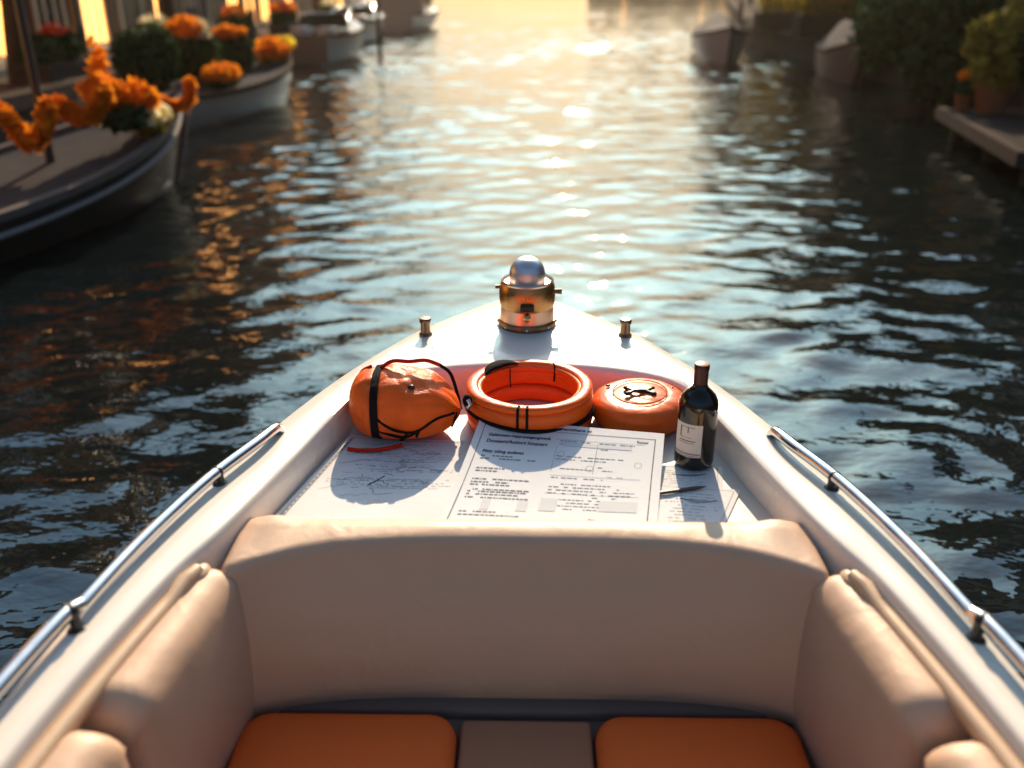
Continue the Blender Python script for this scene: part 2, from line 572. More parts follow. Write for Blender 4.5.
def house(side, y, wd, ht, bm, gable, glowp, label, rr, at_=None):
    # local frame: facade in the x-z plane looking along -y
    xf = (-8.5 if side < 0 else 9.8) + shift(side, y)
    turn = (math.atan(SL_) if y > BL_ else 0) if side < 0 else (-math.atan(SR_) if y > BR_ else 0)
    root = thing('canal_house', label, 'house', at_[:3] if at_ else (xf, y, 0.45 if side < 0 else 0.5), at_[3] if at_ else (R(90) if side < 0 else R(-90)) + turn, 'canal houses along the quays')
    dp = 9.0
    b = MB()
    if gable == 0:      # stepped gable
        prof = [(-wd / 2, 0), (-wd / 2, ht)]
        st = 4
        for k in range(st):
            xx = -wd / 2 + (wd / 2 - 0.5) * (k + 1) / st
            prof += [(xx, ht + 0.75 * k), (xx, ht + 0.75 * (k + 1))]
        prof += [(-p_[0], p_[1]) for p_ in reversed(prof)]
    elif gable == 1:    # bell gable
        prof = [(-wd / 2, 0), (-wd / 2, ht)]
        for k in range(9):
            a = k / 8
            prof.append((-wd / 2 + 0.15 + (wd / 2 - 0.8) * (a ** 0.7), ht + 2.6 * (1 - math.cos(a * PI)) / 2))
        prof += [(-p_[0], p_[1]) for p_ in reversed(prof)]
    else:               # straight cornice
        prof = [(-wd / 2, 0), (-wd / 2, ht + 1), (wd / 2, ht + 1), (wd / 2, 0)]
    nn = len(prof)
    vs = [(a, 0.0, c) for a, c in prof] + [(a, 0.45, c) for a, c in prof]
    fs = [tuple(range(nn)), tuple(reversed(range(nn, 2 * nn)))] + [(i, nn + i, nn + (i + 1) % nn, (i + 1) % nn) for i in range(nn)]
    b.add(vs, fs)
    b.box(-wd / 2, wd / 2, 0.452, dp, 0, ht)
    b.build('wall', bm, root, smooth=False)
    rf = MB()
    rf.add([(-wd / 2, 0.46, ht), (wd / 2, 0.46, ht), (0, 0.46, ht + 2.2), (-wd / 2, dp, ht), (wd / 2, dp, ht), (0, dp, ht + 2.2)],
           [(0, 2, 1), (3, 4, 5), (0, 3, 5, 2), (1, 2, 5, 4), (0, 1, 4, 3)])
    rf.build('roof', ROOF, root, smooth=False)
    cn = MB().box(-wd / 2 - 0.05, wd / 2 + 0.05, -0.16, -0.003, ht - 0.35, ht - 0.05)
    cn.build('cornice', FRAMEW, root, smooth=False)
    cols = 3 if wd < 6 else 4
    # ground floor: door and tall windows
    dx = -wd / 2 + wd / cols * 0.5
    d = MB().box(dx - 0.5, dx + 0.5, -0.03, 0.02, 0.25, 2.5)
    d.box(dx - 0.36, dx + 0.36, -0.045, -0.033, 0.45, 1.2).box(dx - 0.36, dx + 0.36, -0.045, -0.033, 1.4, 2.3)
    dd = d.build('door', DOORM, root, smooth=False)
    fr = MB().box(dx - 0.62, dx - 0.503, -0.07, 0.02, 0.25, 2.62).box(dx + 0.503, dx + 0.62, -0.07, 0.02, 0.25, 2.62).box(dx - 0.5, dx + 0.5, -0.07, 0.02, 2.503, 2.62)
    fr.build('frame', FRAMEW, dd, smooth=False)
    MB().box(dx - 0.75, dx + 0.75, -0.6, -0.005, 0, 0.12).box(dx - 0.65, dx + 0.65, -0.32, -0.005, 0.123, 0.25).build('step', STEPM, root, smooth=False)
    for c in range(1, cols):
        xx = -wd / 2 + wd / cols * (c + 0.5)
        window(root, xx, 0.16 if side < 0 else 0.55, wd / cols * 0.64, 2.5 if side < 0 else 2.1, rr.random() < glowp + 0.35 * (side < 0), 2)
    fl = int((ht - 3.4) / 2.7)
    for f_ in range(fl):
        for c in range(cols):
            xx = -wd / 2 + wd / cols * (c + 0.5)
            window(root, xx, 3.5 + 2.7 * f_, 1.0, 1.65, rr.random() < glowp, 1)
    if gable < 2:
        window(root, 0, ht + 0.25, 0.8, 1.1, rr.random() < glowp, 1)
    return root


rr = random.Random(3)
desc = {-1: [], 1: []}
gname = ['stepped gable', 'bell gable', 'straight cornice']
bname = ['brown brick', 'red brick', 'dark brick', 'ochre plaster']
ordn = ['first', 'second', 'third', 'fourth', 'fifth', 'sixth', 'seventh', 'eighth', 'ninth', 'tenth', 'eleventh', 'twelfth', 'thirteenth']
for side in (-1, 1):
    y = 1.0
    k = 0
    while y < 118:
        wd = rr.uniform(5.0, 7.2)
        ht = rr.uniform(8.4, 10.4) if side < 0 else rr.uniform(6.8, 9.2)
        if y < 10:
            ht = rr.uniform(5.2, 6.0)
        elif True:
            ht = rr.uniform(5.6, 6.8)
        bi = rr.choice([0, 1, 2, 3, 0, 2] if side < 0 else [0, 1, 2, 2])
        gi = rr.choice([0, 1, 2]) if y > 10 else 2
        lab = '%s canal house with %s, %s from the camera along the %s quay' % (
            bname[bi], gname[gi], ordn[min(k, 12)], 'left' if side < 0 else 'right')
        if y + wd > (54 if side < 0 else 118) or k >= 13:
            break
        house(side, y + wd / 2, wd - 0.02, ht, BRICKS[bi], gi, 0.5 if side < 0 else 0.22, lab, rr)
        y += wd
        k += 1

for k, (x, wd, ht, bi, gi, lab) in enumerate(((15.0, 7.0, 8.5, 2, 2, 'hazy dark house at the far end, just right of the sun glare'),
                                              (22.1, 7.0, 11.0, 0, 0, 'tall hazy brown house with stepped gable at the far end of the water'),
                                              (29.2, 7.0, 9.5, 1, 1, 'hazy red house with bell gable at the far end of the water'),
                                              (36.3, 7.0, 10.5, 3, 0, 'hazy ochre house with stepped gable at the far right end of the water'))):
    house(1, 0, wd, ht, BRICKS[bi], gi, 0.15, lab, rr, (x, 178, 0.6, 0.0))

# ------------------------------------------------------------------ trees, hedges, plants
BARK = mat('bark', (0.06, 0.045, 0.035), 0.9, var=0.3, vscale=6, bump=0.6, bscale=12)
LEAFG = mat('green_leaves', (0.035, 0.06, 0.02), 0.55, island=0.6, transl=0.3)
LEAFD = mat('dark_green_leaves', (0.028, 0.058, 0.022), 0.55, island=0.6, transl=0.15)
LEAFY = mat('yellow_green_leaves', (0.26, 0.20, 0.035), 0.55, island=0.5, transl=0.35)
LEAFA = mat('autumn_leaves', (0.16, 0.09, 0.02), 0.55, island=0.6, transl=0.35)
PETO = mat('orange_petals', (0.85, 0.22, 0.012), 0.6, island=0.35, transl=0.35)
PETY = mat('yellow_petals', (0.85, 0.52, 0.04), 0.6, island=0.35, transl=0.35)
PETR = mat('red_petals', (0.60, 0.05, 0.02), 0.6, island=0.35, transl=0.3)
PETW = mat('cream_petals', (0.80, 0.68, 0.42), 0.6, island=0.25, transl=0.3)
POT = mat('dark_planter', (0.05, 0.04, 0.036), 0.7, var=0.25, vscale=8)
TERRA = mat('terracotta', (0.30, 0.11, 0.05), 0.8, var=0.2, vscale=8)
WOODD = mat('dark_weathered_wood', (0.040, 0.034, 0.032), 0.75, var=0.35, vscale=6, bump=0.4, bscale=25)
WOODL = mat('pale_varnished_wood', (0.42, 0.25, 0.13), 0.4, var=0.25, vscale=5, bump=0.15, bscale=20)


def tree(x, y, h, cr_, m, label, seed, n=6000, lean=0.0):
    g = np.random.default_rng(seed)
    root = thing('tree', label, 'tree', (x, y, 0.45), 0, 'trees along the canal')
    t = MB()
    pts = [(0, 0, -0.05), (0.03 + lean * 0.1, 0.02, h * 0.2), (0.1 + lean * 0.4, -0.05, h * 0.45), (0.05 + lean, 0.1, h * 0.75)]
    t.tube(cr(pts, 14), [0.19 - 0.15 * i / 13 for i in range(14)], 10)
    clumps = []
    for k in range(13):
        a = g.uniform(0, 2 * PI)
        el = g.uniform(-0.2, 1.0)
        d = cr_ * g.uniform(0.35, 0.85)
        c = (lean + d * math.cos(a) * math.cos(el), d * math.sin(a) * math.cos(el), h * 0.62 + d * math.sin(el) * 0.9)
        s = cr_ * g.uniform(0.24, 0.46)
        clumps.append((*c, s, s, s * 0.75))
        if k < 7:
            z0 = h * g.uniform(0.35, 0.6)
            mid = (c[0] * 0.5, c[1] * 0.5, z0 + (c[2] - z0) * 0.6)
            t.tube(cr([(0.06 + lean * z0 / h, 0, z0), mid, c], 8), [0.07 - 0.055 * i / 7 for i in range(8)], 7)
    t.build('trunk', BARK, root)
    v, f = scatter(g, n, clumps, 0.17)
    np_mesh('crown', v, f, m, root)
    return root


TREES = [(-7.1, 13.2, 6.2, 2.5, LEAFA, 'amber leaved tree leaning over the dark rowing boat'),
         (8.0, 17.5, 5.2, 2.3, LEAFD, 'dense dark tree behind the big bush on the right quay'),
         (-7.1, 19, 7.5, 2.6, LEAFA, 'amber leaved quay tree nearest the camera on the left bank'),
         (-7.1, 33, 8.5, 2.8, LEAFG, 'green quay tree beyond the flower filled boat on the left bank'),
         (8.2, 29, 6.5, 2.5, LEAFG, 'green quay tree just beyond the covered boat on the right bank'),
         (8.0, 44, 7.5, 2.8, LEAFA, 'amber leaved tree mid way along the right bank'),
         (8.0, 62, 8.0, 3.0, LEAFG, 'tall green tree far along the right bank'),
         (7.6, 84, 8.5, 3.2, LEAFA, 'golden hazy tree at the far end of the right bank'),
         ]
for i, a in enumerate(TREES):
    tree(a[0] + shift(-1 if a[0] < 0 else 1, a[1]), a[1], a[2], a[3], a[4], a[5], 40 + i, 4500 if i < 2 else 4200, (0.8, -0.3)[i] if i < 2 else 0.0)


def bush(name, x, y, z, label, cat, clumps, m, n, size, seed, blossoms=None, pot=None, group=None, stems=True):
    g = np.random.default_rng(seed)
    root = thing(name, label, cat, (x, y, z), 0, group)
    if pot:
        kind, pr, ph = pot
        if kind == 'box':
            b = MB()
            b.bbox(-pr[0], pr[0], -pr[1], pr[1], 0, ph, 0.02, 2)
            b.box(-pr[0] - 0.02, pr[0] + 0.02, -pr[1] - 0.02, pr[1] + 0.02, ph - 0.07, ph + 0.003)
            b.build('planter_box', POT, root, smooth=False)
        else:
            MB().lathe([(pr * 0.7, 0), (pr * 0.72, 0.01), (pr * 0.98, ph * 0.85), (pr * 1.06, ph * 0.86), (pr * 1.06, ph), (pr * 0.95, ph), (pr * 0.9, ph * 0.93), (0.01, ph * 0.92)], seg=24).build('pot', TERRA, root)
    if stems:
        t = MB()
        for c in clumps[:8]:
            t.tube(cr([(0, 0, 0.02), (c[0] * 0.5, c[1] * 0.5, c[2] * 0.55), (c[0], c[1], c[2])], 6), 0.012, 6)
        t.build('stems', BARK, root)
    v, f = scatter(g, n, clumps, size)
    np_mesh('foliage', v, f, m, root)
    for bm_, bn, bs, bc in (blossoms or []):
        v, f = scatter(g, int(bn * 0.7), [(c[0], c[1], c[2], c[3] * 1.08, c[4] * 1.08, c[5] * 1.2) for c in bc], bs * 1.2, aspect=1.25)
        np_mesh('blossoms', v, f, bm_, root)
    return root


# right bank: the big dark hedge and plants on the landing stage
hc = [(0, 0, 0.8, 1.0, 1.2, 0.85), (0.9, 0.5, 1.0, 0.9, 1.0, 1.0), (-0.7, 0.8, 0.65, 0.7, 0.9, 0.7), (1.6, -0.3, 0.9, 0.8, 0.8, 0.9), (0.3, 1.6, 0.9, 0.9, 0.9, 0.9), (-0.4, -0.5, 0.1, 0.6, 0.7, 0.5)]
bush('hedge', 6.55, 14.6, 0.45, 'big dark green bush overhanging the right quay behind the landing stage', 'bush', hc, LEAFD, 6500, 0.13, 5,
     [(PETO, 70, 0.10, [(0.2, -0.8, 1.55, 0.5, 0.3, 0.25), (1.4, -0.9, 1.5, 0.4, 0.2, 0.2), (-0.6, -0.4, 1.2, 0.2, 0.2, 0.15)]), (PETY, 30, 0.09, [(0.8, -0.9, 1.5, 0.4, 0.2, 0.2)])])
pc = [(0, 0, 0.55, 0.3, 0.3, 0.4), (0.25, 0.2, 0.95, 0.28, 0.28, 0.35), (-0.1, 0.2, 0.8, 0.25, 0.25, 0.3)]
bush('leafy_plant', 5.48, 11.15, 0.35, 'yellow green leafy plant in a pot on the landing stage', 'plant', pc, LEAFY, 900, 0.09, 6, pot=('pot', 0.2, 0.3))
pc = [(0, 0, 0.7, 0.45, 0.4, 0.5), (0.5, 0.1, 0.9, 0.45, 0.4, 0.5), (0.2, 0.2, 1.3, 0.4, 0.4, 0.4)]
bush('leafy_plant', 5.98, 10.9, 0.35, 'mid green bushy plant at the right edge of the landing stage', 'plant', pc, LEAFG, 1800, 0.1, 8, pot=('pot', 0.25, 0.35))
fl = [(0, 0, 0.12, 0.13, 0.12, 0.1)]
bush('flower_pot', 5.24, 11.36, 0.35, 'small pot of orange flowers at the back corner of the landing stage', 'flower pot', [(0, 0, 0.26, 0.1, 0.1, 0.1)], LEAFD, 120, 0.05, 9,
     [(PETO, 90, 0.05, [(0, 0, 0.40, 0.08, 0.08, 0.06)])], pot=('pot', 0.09, 0.18), stems=False)
pb = [(-0.4, 0, 0.7, 0.35, 0.3, 0.3), (0.1, 0, 0.75, 0.35, 0.3, 0.35), (0.5, 0, 0.65, 0.3, 0.3, 0.3)]
bush('flower_planter', 7.25, 23.2, 0.55, 'brown planter of yellow and orange flowers on the right quay edge', 'planter', pb, LEAFY, 900, 0.1, 12,
     [(PETY, 240, 0.1, [(-0.5, 0, 1.0, 0.4, 0.25, 0.3)]), (PETO, 110, 0.1, [(0.15, -0.1, 0.95, 0.2, 0.2, 0.15)])], pot=('box', (0.85, 0.35), 0.5))
bush('flower_planter', 7.25, 27.5, 0.55, 'planter of yellow flowers behind the tarpaulin covered boat', 'planter', pb, LEAFY, 500, 0.1, 13,
     [(PETY, 240, 0.1, [(-0.3, 0, 0.95, 0.5, 0.3, 0.25)])], pot=('box', (0.8, 0.35), 0.45))
bush('flower_planter', 7.45, 19.6, 0.55, 'low dark planter of leafy plants between brown planter and big bush', 'planter', pb, LEAFD, 900, 0.1, 14,
     [(PETO, 60, 0.09, [(0.5, 0, 1.0, 0.3, 0.25, 0.15)])], pot=('box', (0.8, 0.35), 0.5))

for i, (x, y, lab, m_, bl) in enumerate(((7.5, 17.3, 'sunlit yellow green bush on the right quay beyond the big dark bush', LEAFY, [(PETO, 60, 0.1, [(0, -0.3, 1.1, 0.4, 0.3, 0.2)])]),
                                         (7.7, 21.4, 'mid green bush dotted with orange flowers on the right quay', LEAFG, [(PETO, 110, 0.1, [(0, -0.3, 1.1, 0.5, 0.3, 0.25)])]),
                                         (7.9, 25.6, 'golden leaved bush on the right quay behind the yellow flower planter', LEAFA, [(PETY, 70, 0.1, [(0, -0.3, 1.1, 0.5, 0.3, 0.25)])]),
                                         (8.0, 30.5, 'green bush farthest along the right quay', LEAFG, []))):
    bush('quay_bush', x, y, 0.5, lab, 'bush', [(0, 0, 0.6, 0.6, 0.7, 0.6), (0.3, 0.6, 0.9, 0.6, 0.6, 0.6), (-0.2, -0.5, 0.5, 0.5, 0.5, 0.45)], m_, 2200, 0.11, 210 + i, bl, group='bushes along the right quay')

# landing stage on the right
ls = thing('landing_stage', 'dark wooden landing stage at the right edge of the water', 'dock', (0, 0, 0))
edge = [(5.14, 11.57), (4.52, 8.3), (6.6, 7.9), (6.6, 11.57)]
for k in range(12):
    pass
b = MB()
nb = 16
for k in range(nb):
    a0, a1 = (k + 0.03) / nb, (k + 0.97) / nb
    L0 = Vector(edge[0]).lerp(Vector(edge[1]), a0)
    L1 = Vector(edge[0]).lerp(Vector(edge[1]), a1)
    R0 = Vector(edge[3]).lerp(Vector(edge[2]), a0)
    R1 = Vector(edge[3]).lerp(Vector(edge[2]), a1)
    b.prism([L0[:], L1[:], R1[:], R0[:]], 0.31, 0.35)
b.build('deck_boards', WOODD, ls, smooth=False)
b = MB()
e0, e1 = Vector((*edge[0], 0)), Vector((*edge[1], 0))
dv = (e1 - e0).normalized()
nv = Vector((dv.y, -dv.x, 0))
q = [e0 - nv * 0.0, e1, e1 - nv * -0.1, e0 - nv * -0.1]
b.prism([(p_.x, p_.y) for p_ in q], 0.23, 0.365)
b.build('edge_beam', mat('worn_edge_wood', (0.06, 0.046, 0.040), 0.6, var=0.3, vscale=5, bump=0.3, bscale=20), ls, smooth=False)
for px_, py_ in ((5.25, 11.3), (5.0, 9.9), (4.75, 8.6), (5.7, 8.4)):
    MB().tube([(px_, py_, -1.2), (px_, py_, 0.305)], 0.09, 12).build('pile', WOODD, ls)
MB().prism([(5.3, 11.5), (4.7, 8.45), (6.5, 8.05), (6.5, 11.5)], 0.12, 0.306).build('joists', WOODD, ls, smooth=False)

# ------------------------------------------------------------------ moored boats
HULLD = mat('dark_painted_hull', (0.05, 0.046, 0.045), 0.5, var=0.25, vscale=4)
HULLC = mat('cream_painted_hull', (0.42, 0.34, 0.26), 0.35, var=0.12, vscale=4, coat=0.2)
HULLG = mat('grey_painted_hull', (0.17, 0.14, 0.13), 0.35, var=0.12, vscale=4)
HULLW = mat('offwhite_hull', (0.45, 0.42, 0.40), 0.3, var=0.08, vscale=4)
INNER = mat('grey_blue_inner', (0.26, 0.29, 0.32), 0.5, var=0.15, vscale=5)
COVER = mat('boat_tarpaulin', (0.13, 0.12, 0.12), 0.7, var=0.15, vscale=4, bump=0.4, bscale=7)
RIM = mat('varnished_rim', (0.06, 0.045, 0.038), 0.5, var=0.25, vscale=6)


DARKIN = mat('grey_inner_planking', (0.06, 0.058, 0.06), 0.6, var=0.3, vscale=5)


def hull_shape(L, B, h0, sheer, stern=0.7):
    def st(t):
        y = L * (t - 0.5)
        bb = B / 2 * (stern + (1 - stern) * math.sin(min(1, t / 0.5) * PI / 2)) if t < 0.5 else B / 2 * (1 - ((t - 0.5) / 0.5) ** 2.6)
        return y, max(bb, 0.012), h0 + sheer * max(0, t - 0.25) ** 2.2 / 0.75 ** 2.2 + 0.06 * max(0, 0.25 - t) * 4
    return st


def row_hull(root, L, B, h0, sheer, mo, mi, mr, stern=0.7, floor_z=0.12):
    st = hull_shape(L, B, h0, sheer, stern)
    T = [i / 30 for i in range(31)]

    def section(t, inset, zb, pw=0.8):
        y, bb, zs = st(t)
        bb = max(bb - inset, 0.006)
        rk = 0.35 * max(0, (t - 0.7) / 0.3) ** 2
        ring = []
        for i in range(13):
            s = i / 12
            a = s * PI / 2
            x = bb * (math.cos(a) ** pw if s < 1 else 0)
            z = zs + (zb - zs) * (math.sin(a) ** 1.35)
            ring.append((x, y - rk * (1 - (z - zb) / (zs - zb)) , z))
        return [(-a_, b_, c_) for a_, b_, c_ in ring[::-1]][:-1] + ring
    o = MB()
    o.loft([section(t, 0, -0.25) for t in T], closed=False)
    ri = section(0, 0, -0.25)
    o.add(ri, [tuple(range(len(ri)))])
    o.build('hull', mo, root, ang=60)
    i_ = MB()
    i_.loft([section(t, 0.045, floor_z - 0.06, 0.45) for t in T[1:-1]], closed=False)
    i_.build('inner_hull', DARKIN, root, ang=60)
    # rim
    for s in (-1, 1):
        r_ = MB()
        rings = []
        for t in T:
            y, bb, zs = st(t)
            x0, x1 = s * max(bb - 0.06, 0.004), s * (bb + 0.025)
            rings.append([(x0, y, zs - 0.035), (x1, y, zs - 0.035), (x1, y, zs + 0.022), (x0, y, zs + 0.022)])
        r_.loft(rings)
        r_.build('gunwale', mr, root, ang=30)
    k = MB()
    rr_ = []
    for t in T:
        y, bb, zs = st(t)
        rr_.append([(0, 0, 0)])
    # stem post
    y, bb, zs = st(1.0)
    MB().tube(cr([(0, y + 0.03, zs + 0.10), (0, y + 0.015, zs * 0.6), (0, y - 0.28, -0.1)], 10), 0.035, 8).build('stem_post', mr, root)
    tr = MB()
    y, bb, zs = st(0)
    tr.box(-bb, bb, y - 0.02, y + 0.035, 0.1, zs)
    tr.build('transom', mo, root, smooth=False)
    return st


def thwart(root, st, t, z, m, wdt=0.24):
    y, bb, zs = st(t)
    MB().bbox(-bb + 0.05, bb - 0.05, y - wdt / 2, y + wdt / 2, z, z + 0.035, 0.008, 2).build('thwart', m, root)


MOORG = 'boats moored along the canal'
# 1: dark open boat, nearest on the left
b1 = thing('rowing_boat', 'dark open rowing boat with pale deck, nearest on the left bank', 'boat', (-4.06, 6.42, 0), R(-16.5), MOORG)
st1 = row_hull(b1, 5.2, 1.5, 0.33, 0.47, HULLD, INNER, mat('grey_worn_rim', (0.13, 0.115, 0.105), 0.5, var=0.25, vscale=6))
fl_ = MB()
poly = []
for t in [i / 20 * 0.86 for i in range(21)]:
    y, bb, zs = st1(t)
    poly.append((bb * 0.93, y + 0.03))
fl_.prism([(a * 0.8, c) for a, c in poly] + [(-a * 0.8, c) for a, c in reversed(poly)], 0.085, 0.11)
fl_.build('floorboards', INNER, b1, smooth=False)
thwart(b1, st1, 0.52, 0.22, WOODL)
thwart(b1, st1, 0.30, 0.22, INNER)
y, bb, zs = st1(0.9)
fd = MB()
poly = []
for t in [0.84 + 0.15 * i / 8 for i in range(9)]:
    y, bb, zs = st1(t)
    poly.append((max(bb - 0.055, 0.01), y, zs - 0.02))
fd.add([*poly] + [(-a, c, z) for a, c, z in reversed(poly)], [tuple(range(18))])
fd.build('foredeck', WOODL, b1, smooth=False)
rub = MB()
for s in (-1, 1):
    pts = []
    for t in [i / 24 for i in range(25)]:
        y, bb, zs = st1(t)
        pts.append((s * (bb * 0.985 + 0.012), y - 0.02, zs - 0.13))
    rub.tube(pts, 0.022, 8)
rub.build('rubbing_strake', mat('grey_strake', (0.25, 0.23, 0.22), 0.5), b1)
MB().tube([(0.02, 0.85, 0.06), (0.03, 0.85, 3.4)], [0.038, 0.028], 12).build('mast', mat('dark_mast', (0.03, 0.03, 0.032), 0.35), b1)

# 2: cream boat full of flowers
b2 = thing('rowing_boat', 'cream wooden boat carrying flower bushes, second on the left bank', 'boat', (-4.5, 13.5, 0), R(-13), MOORG)
st2 = row_hull(b2, 4.6, 1.45, 0.42, 0.30, HULLC, WOODD, RIM)
fl_ = MB()
poly = []
for t in [i / 20 * 0.88 for i in range(21)]:
    y, bb, zs = st2(t)
    poly.append((bb * 0.92, y + 0.03))
fl_.prism(poly + [(-a, c) for a, c in reversed(poly)], 0.30, 0.34)
fl_.build('floorboards', WOODD, b2, smooth=False)


def cabin_boat(label, x, y, rz, L, B, hull, glass_h, cabin):
    b_ = thing('motor_boat', label, 'boat', (x, y, 0), rz, MOORG)
    st = row_hull(b_, L, B, 0.62, 0.3, hull, INNER, RIM, stern=0.85)
    poly = []
    for t in [0.5 + 0.49 * i / 10 for i in range(11)]:
        yy, bb, zs = st(t)
        poly.append((max(bb - 0.05, 0.01), yy, zs + 0.0))
    d = MB()
    d.add([*poly] + [(-a, c, z + 0.002) for a, c, z in reversed(poly)], [tuple(range(22))])
    d.build('foredeck', HULLW, b_, smooth=False)
    MB().prism([(a, c) for a, c in [(B * 0.4, -L * 0.48), (B * 0.45, 0), (-B * 0.45, 0), (-B * 0.4, -L * 0.48)]], 0.25, 0.3).build('cockpit_floor', INNER, b_, smooth=False)
    if cabin:
        c = MB()
        c.loft([[(-B * .36, -L * .1, .6), (B * .36, -L * .1, .6), (B * .3, L * .3, .7), (-B * .3, L * .3, .7)],
                [(-B * .32, -L * .1, 1.5), (B * .32, -L * .1, 1.5), (B * .26, L * .2, 1.4), (-B * .26, L * .2, 1.4)]])
        cb = c.build('cabin', HULLW, b_, smooth=False)
        for s in (-1, 1):
            for yy in (-0.03, 0.1):
                MB().box(s * B * .33, s * B * .352, L * yy, L * (yy + 0.1), 0.95, 1.3).build('window', PANE, cb, smooth=False)
        MB().bbox(-B * .36, B * .36, -L * .14, L * .22, 1.5, 1.56, 0.02, 2).build('roof', HULLW, b_)
    else:
        g = MB()
        g.loft([[(-B * .4, -L * .02, .68), (-B * .3, L * .12, .72), (B * .3, L * .12, .72), (B * .4, -L * .02, .68)],
                [(-B * .37, -L * .06, .68 + glass_h), (-B * .27, L * .05, .7 + glass_h), (B * .27, L * .05, .7 + glass_h), (B * .37, -L * .06, .68 + glass_h)]], closed=False)
        ws = g.build('windscreen', PANE, b_, smooth=False)
        MB().tube([(-B * .37, -L * .06, .69 + glass_h), (-B * .27, L * .05, .71 + glass_h), (B * .27, L * .05, .71 + glass_h), (B * .37, -L * .06, .69 + glass_h)], 0.02, 8).build('frame', STEEL, ws)
        for s in (-1, 1):
            MB().bbox(s * B * .2 - .2, s * B * .2 + .2, -L * .28, -L * .18, .3, .8, .04, 2).build('seat', HULLW, b_)
    MB().tube(cr([(-B * .2, L * .2, .93), (-B * .12, L * .36, 1.12), (0, L * .47, 1.18), (B * .12, L * .36, 1.12), (B * .2, L * .2, .93)], 24), 0.015, 8).build('bow_rail', STEEL, b_)
    return b_


cabin_boat('small open motor boat with low windscreen, beyond the flower filled boat', -5.0, 24.0, R(-6), 4.2, 1.6, HULLG, 0.35, False)
cabin_boat('small grey open motor boat moored between the windscreen boat and the cabin cruiser', -5.7, 32.5, R(-5), 4.4, 1.6, HULLC, 0.32, False)
cabin_boat('white cabin cruiser moored farthest along the left bank', -6.0 + 0.9, 40.5, R(-4), 8.0, 2.6, HULLW, 0.5, True)
# covered boats on the right, bows toward the camera
for (bx, by, L, B, lab, mcol) in ((4.85, 24.5, 4.6, 1.25, 'pale boat under a ridged grey tarpaulin on the right side of the water', HULLW),
                                  (6.25, 19.0, 2.6, 0.72, 'small pinkish grey boat with upright bow beside the big bush', mat('pinkish_grey_hull', (0.20, 0.145, 0.13), 0.5, var=0.15))):
    bb_ = thing('covered_boat', lab, 'boat', (bx, by, 0), R(180 - 4), MOORG)
    stc = row_hull(bb_, L, B, 0.52, 0.3, mcol, INNER, RIM)
    rings = []
    for t in [i / 16 * 0.95 + 0.02 for i in range(17)]:
        yy, hb, zs = stc(t)
        rz_ = zs + 0.55 * math.sin(min(1, t * 1.15) * PI) ** 0.7
        rings.append([(-hb * 0.99, yy, zs + 0.03), (-hb * 0.5, yy, zs + (rz_ - zs) * 0.6), (0, yy, rz_ + 0.02), (hb * 0.5, yy, zs + (rz_ - zs) * 0.6), (hb * 0.99, yy, zs + 0.03)])
    MB().loft(rings, closed=False).build('tarpaulin', COVER, bb_, ang=25)

# mooring poles
for i, (px_, py_, h_, lab) in enumerate(((-4.25, 27.5, 2.0, 'slim dark mooring pole standing in the water beyond the windscreen boat'),
                                         (-5.9, 9.6, 2.2, 'dark mooring pole between the dark boat and the cream boat'))):
    r_ = thing('mooring_pole', lab, 'pole', (px_, py_, 0), 0, 'mooring poles standing in the canal')
    MB().tube([(0, 0, -1.4), (0.02, 0, h_)], [0.07, 0.06], 14).build('shaft', WOODD, r_)
    MB().lathe([(0.07, 0), (0.075, 0.02), (0.065, 0.08), (0.02, 0.12)], (0.02, 0, h_), 14).build('cap', mat('pole_cap', (0.3, 0.28, 0.26), 0.5), r_)

# ------------------------------------------------------------------ flowers on and around the left boats
# garlands of orange flowers hung round the dark boat


def garland(label, pts, r, seed, m=PETO, n=620):
    g = np.random.default_rng(seed)
    root = thing('flower_garland', label, 'garland', (0, 0, 0), 0, 'orange flower garlands on the dark boat')
    P = cr(pts, 40)
    MB().tube([p_[:] for p_ in P], 0.015, 6).build('cord', BARK, root)
    v, f = scatter(g, n, [(p_.x, p_.y, p_.z, r, r, r) for p_ in P], 0.085, aspect=1.2)
    np_mesh('blossoms', v, f, m, root)
    return root


garland('thick orange flower garland looped from the left edge to the mast', [(-4.3, 6.75, 1.12), (-3.93, 6.85, 0.87), (-3.84, 6.9, 0.757), (-3.757, 6.9, 0.632), (-3.62, 6.9, 0.757), (-3.56, 6.9, 0.93)], 0.062, 21)
garland('orange flower garland sagging between the mast and the bow flowers', [(-3.60, 7.15, 0.90), (-3.48, 7.2, 0.80), (-3.355, 7.2, 0.836), (-3.26, 7.2, 1.0)], 0.055, 22)
garland('short orange flower garland hanging over the tip of the bow', [(-3.30, 8.25, 0.82), (-3.12, 8.35, 0.74), (-3.05, 8.42, 0.80), (-3.03, 8.45, 0.95)], 0.038, 23, n=240)
bush('flower_bundle', -3.30, 7.55, 0.60, 'heap of orange flowers lying on the bow of the dark boat', 'flowers', [(0, 0, 0.16, 0.22, 0.25, 0.12)], LEAFD, 200, 0.07, 31,
     [(PETO, 330, 0.085, [(-0.08, -0.1, 0.36, 0.15, 0.15, 0.12), (0.10, 0.1, 0.30, 0.15, 0.15, 0.10), (-0.17, 0.1, 0.55, 0.05, 0.05, 0.2)])], stems=False)
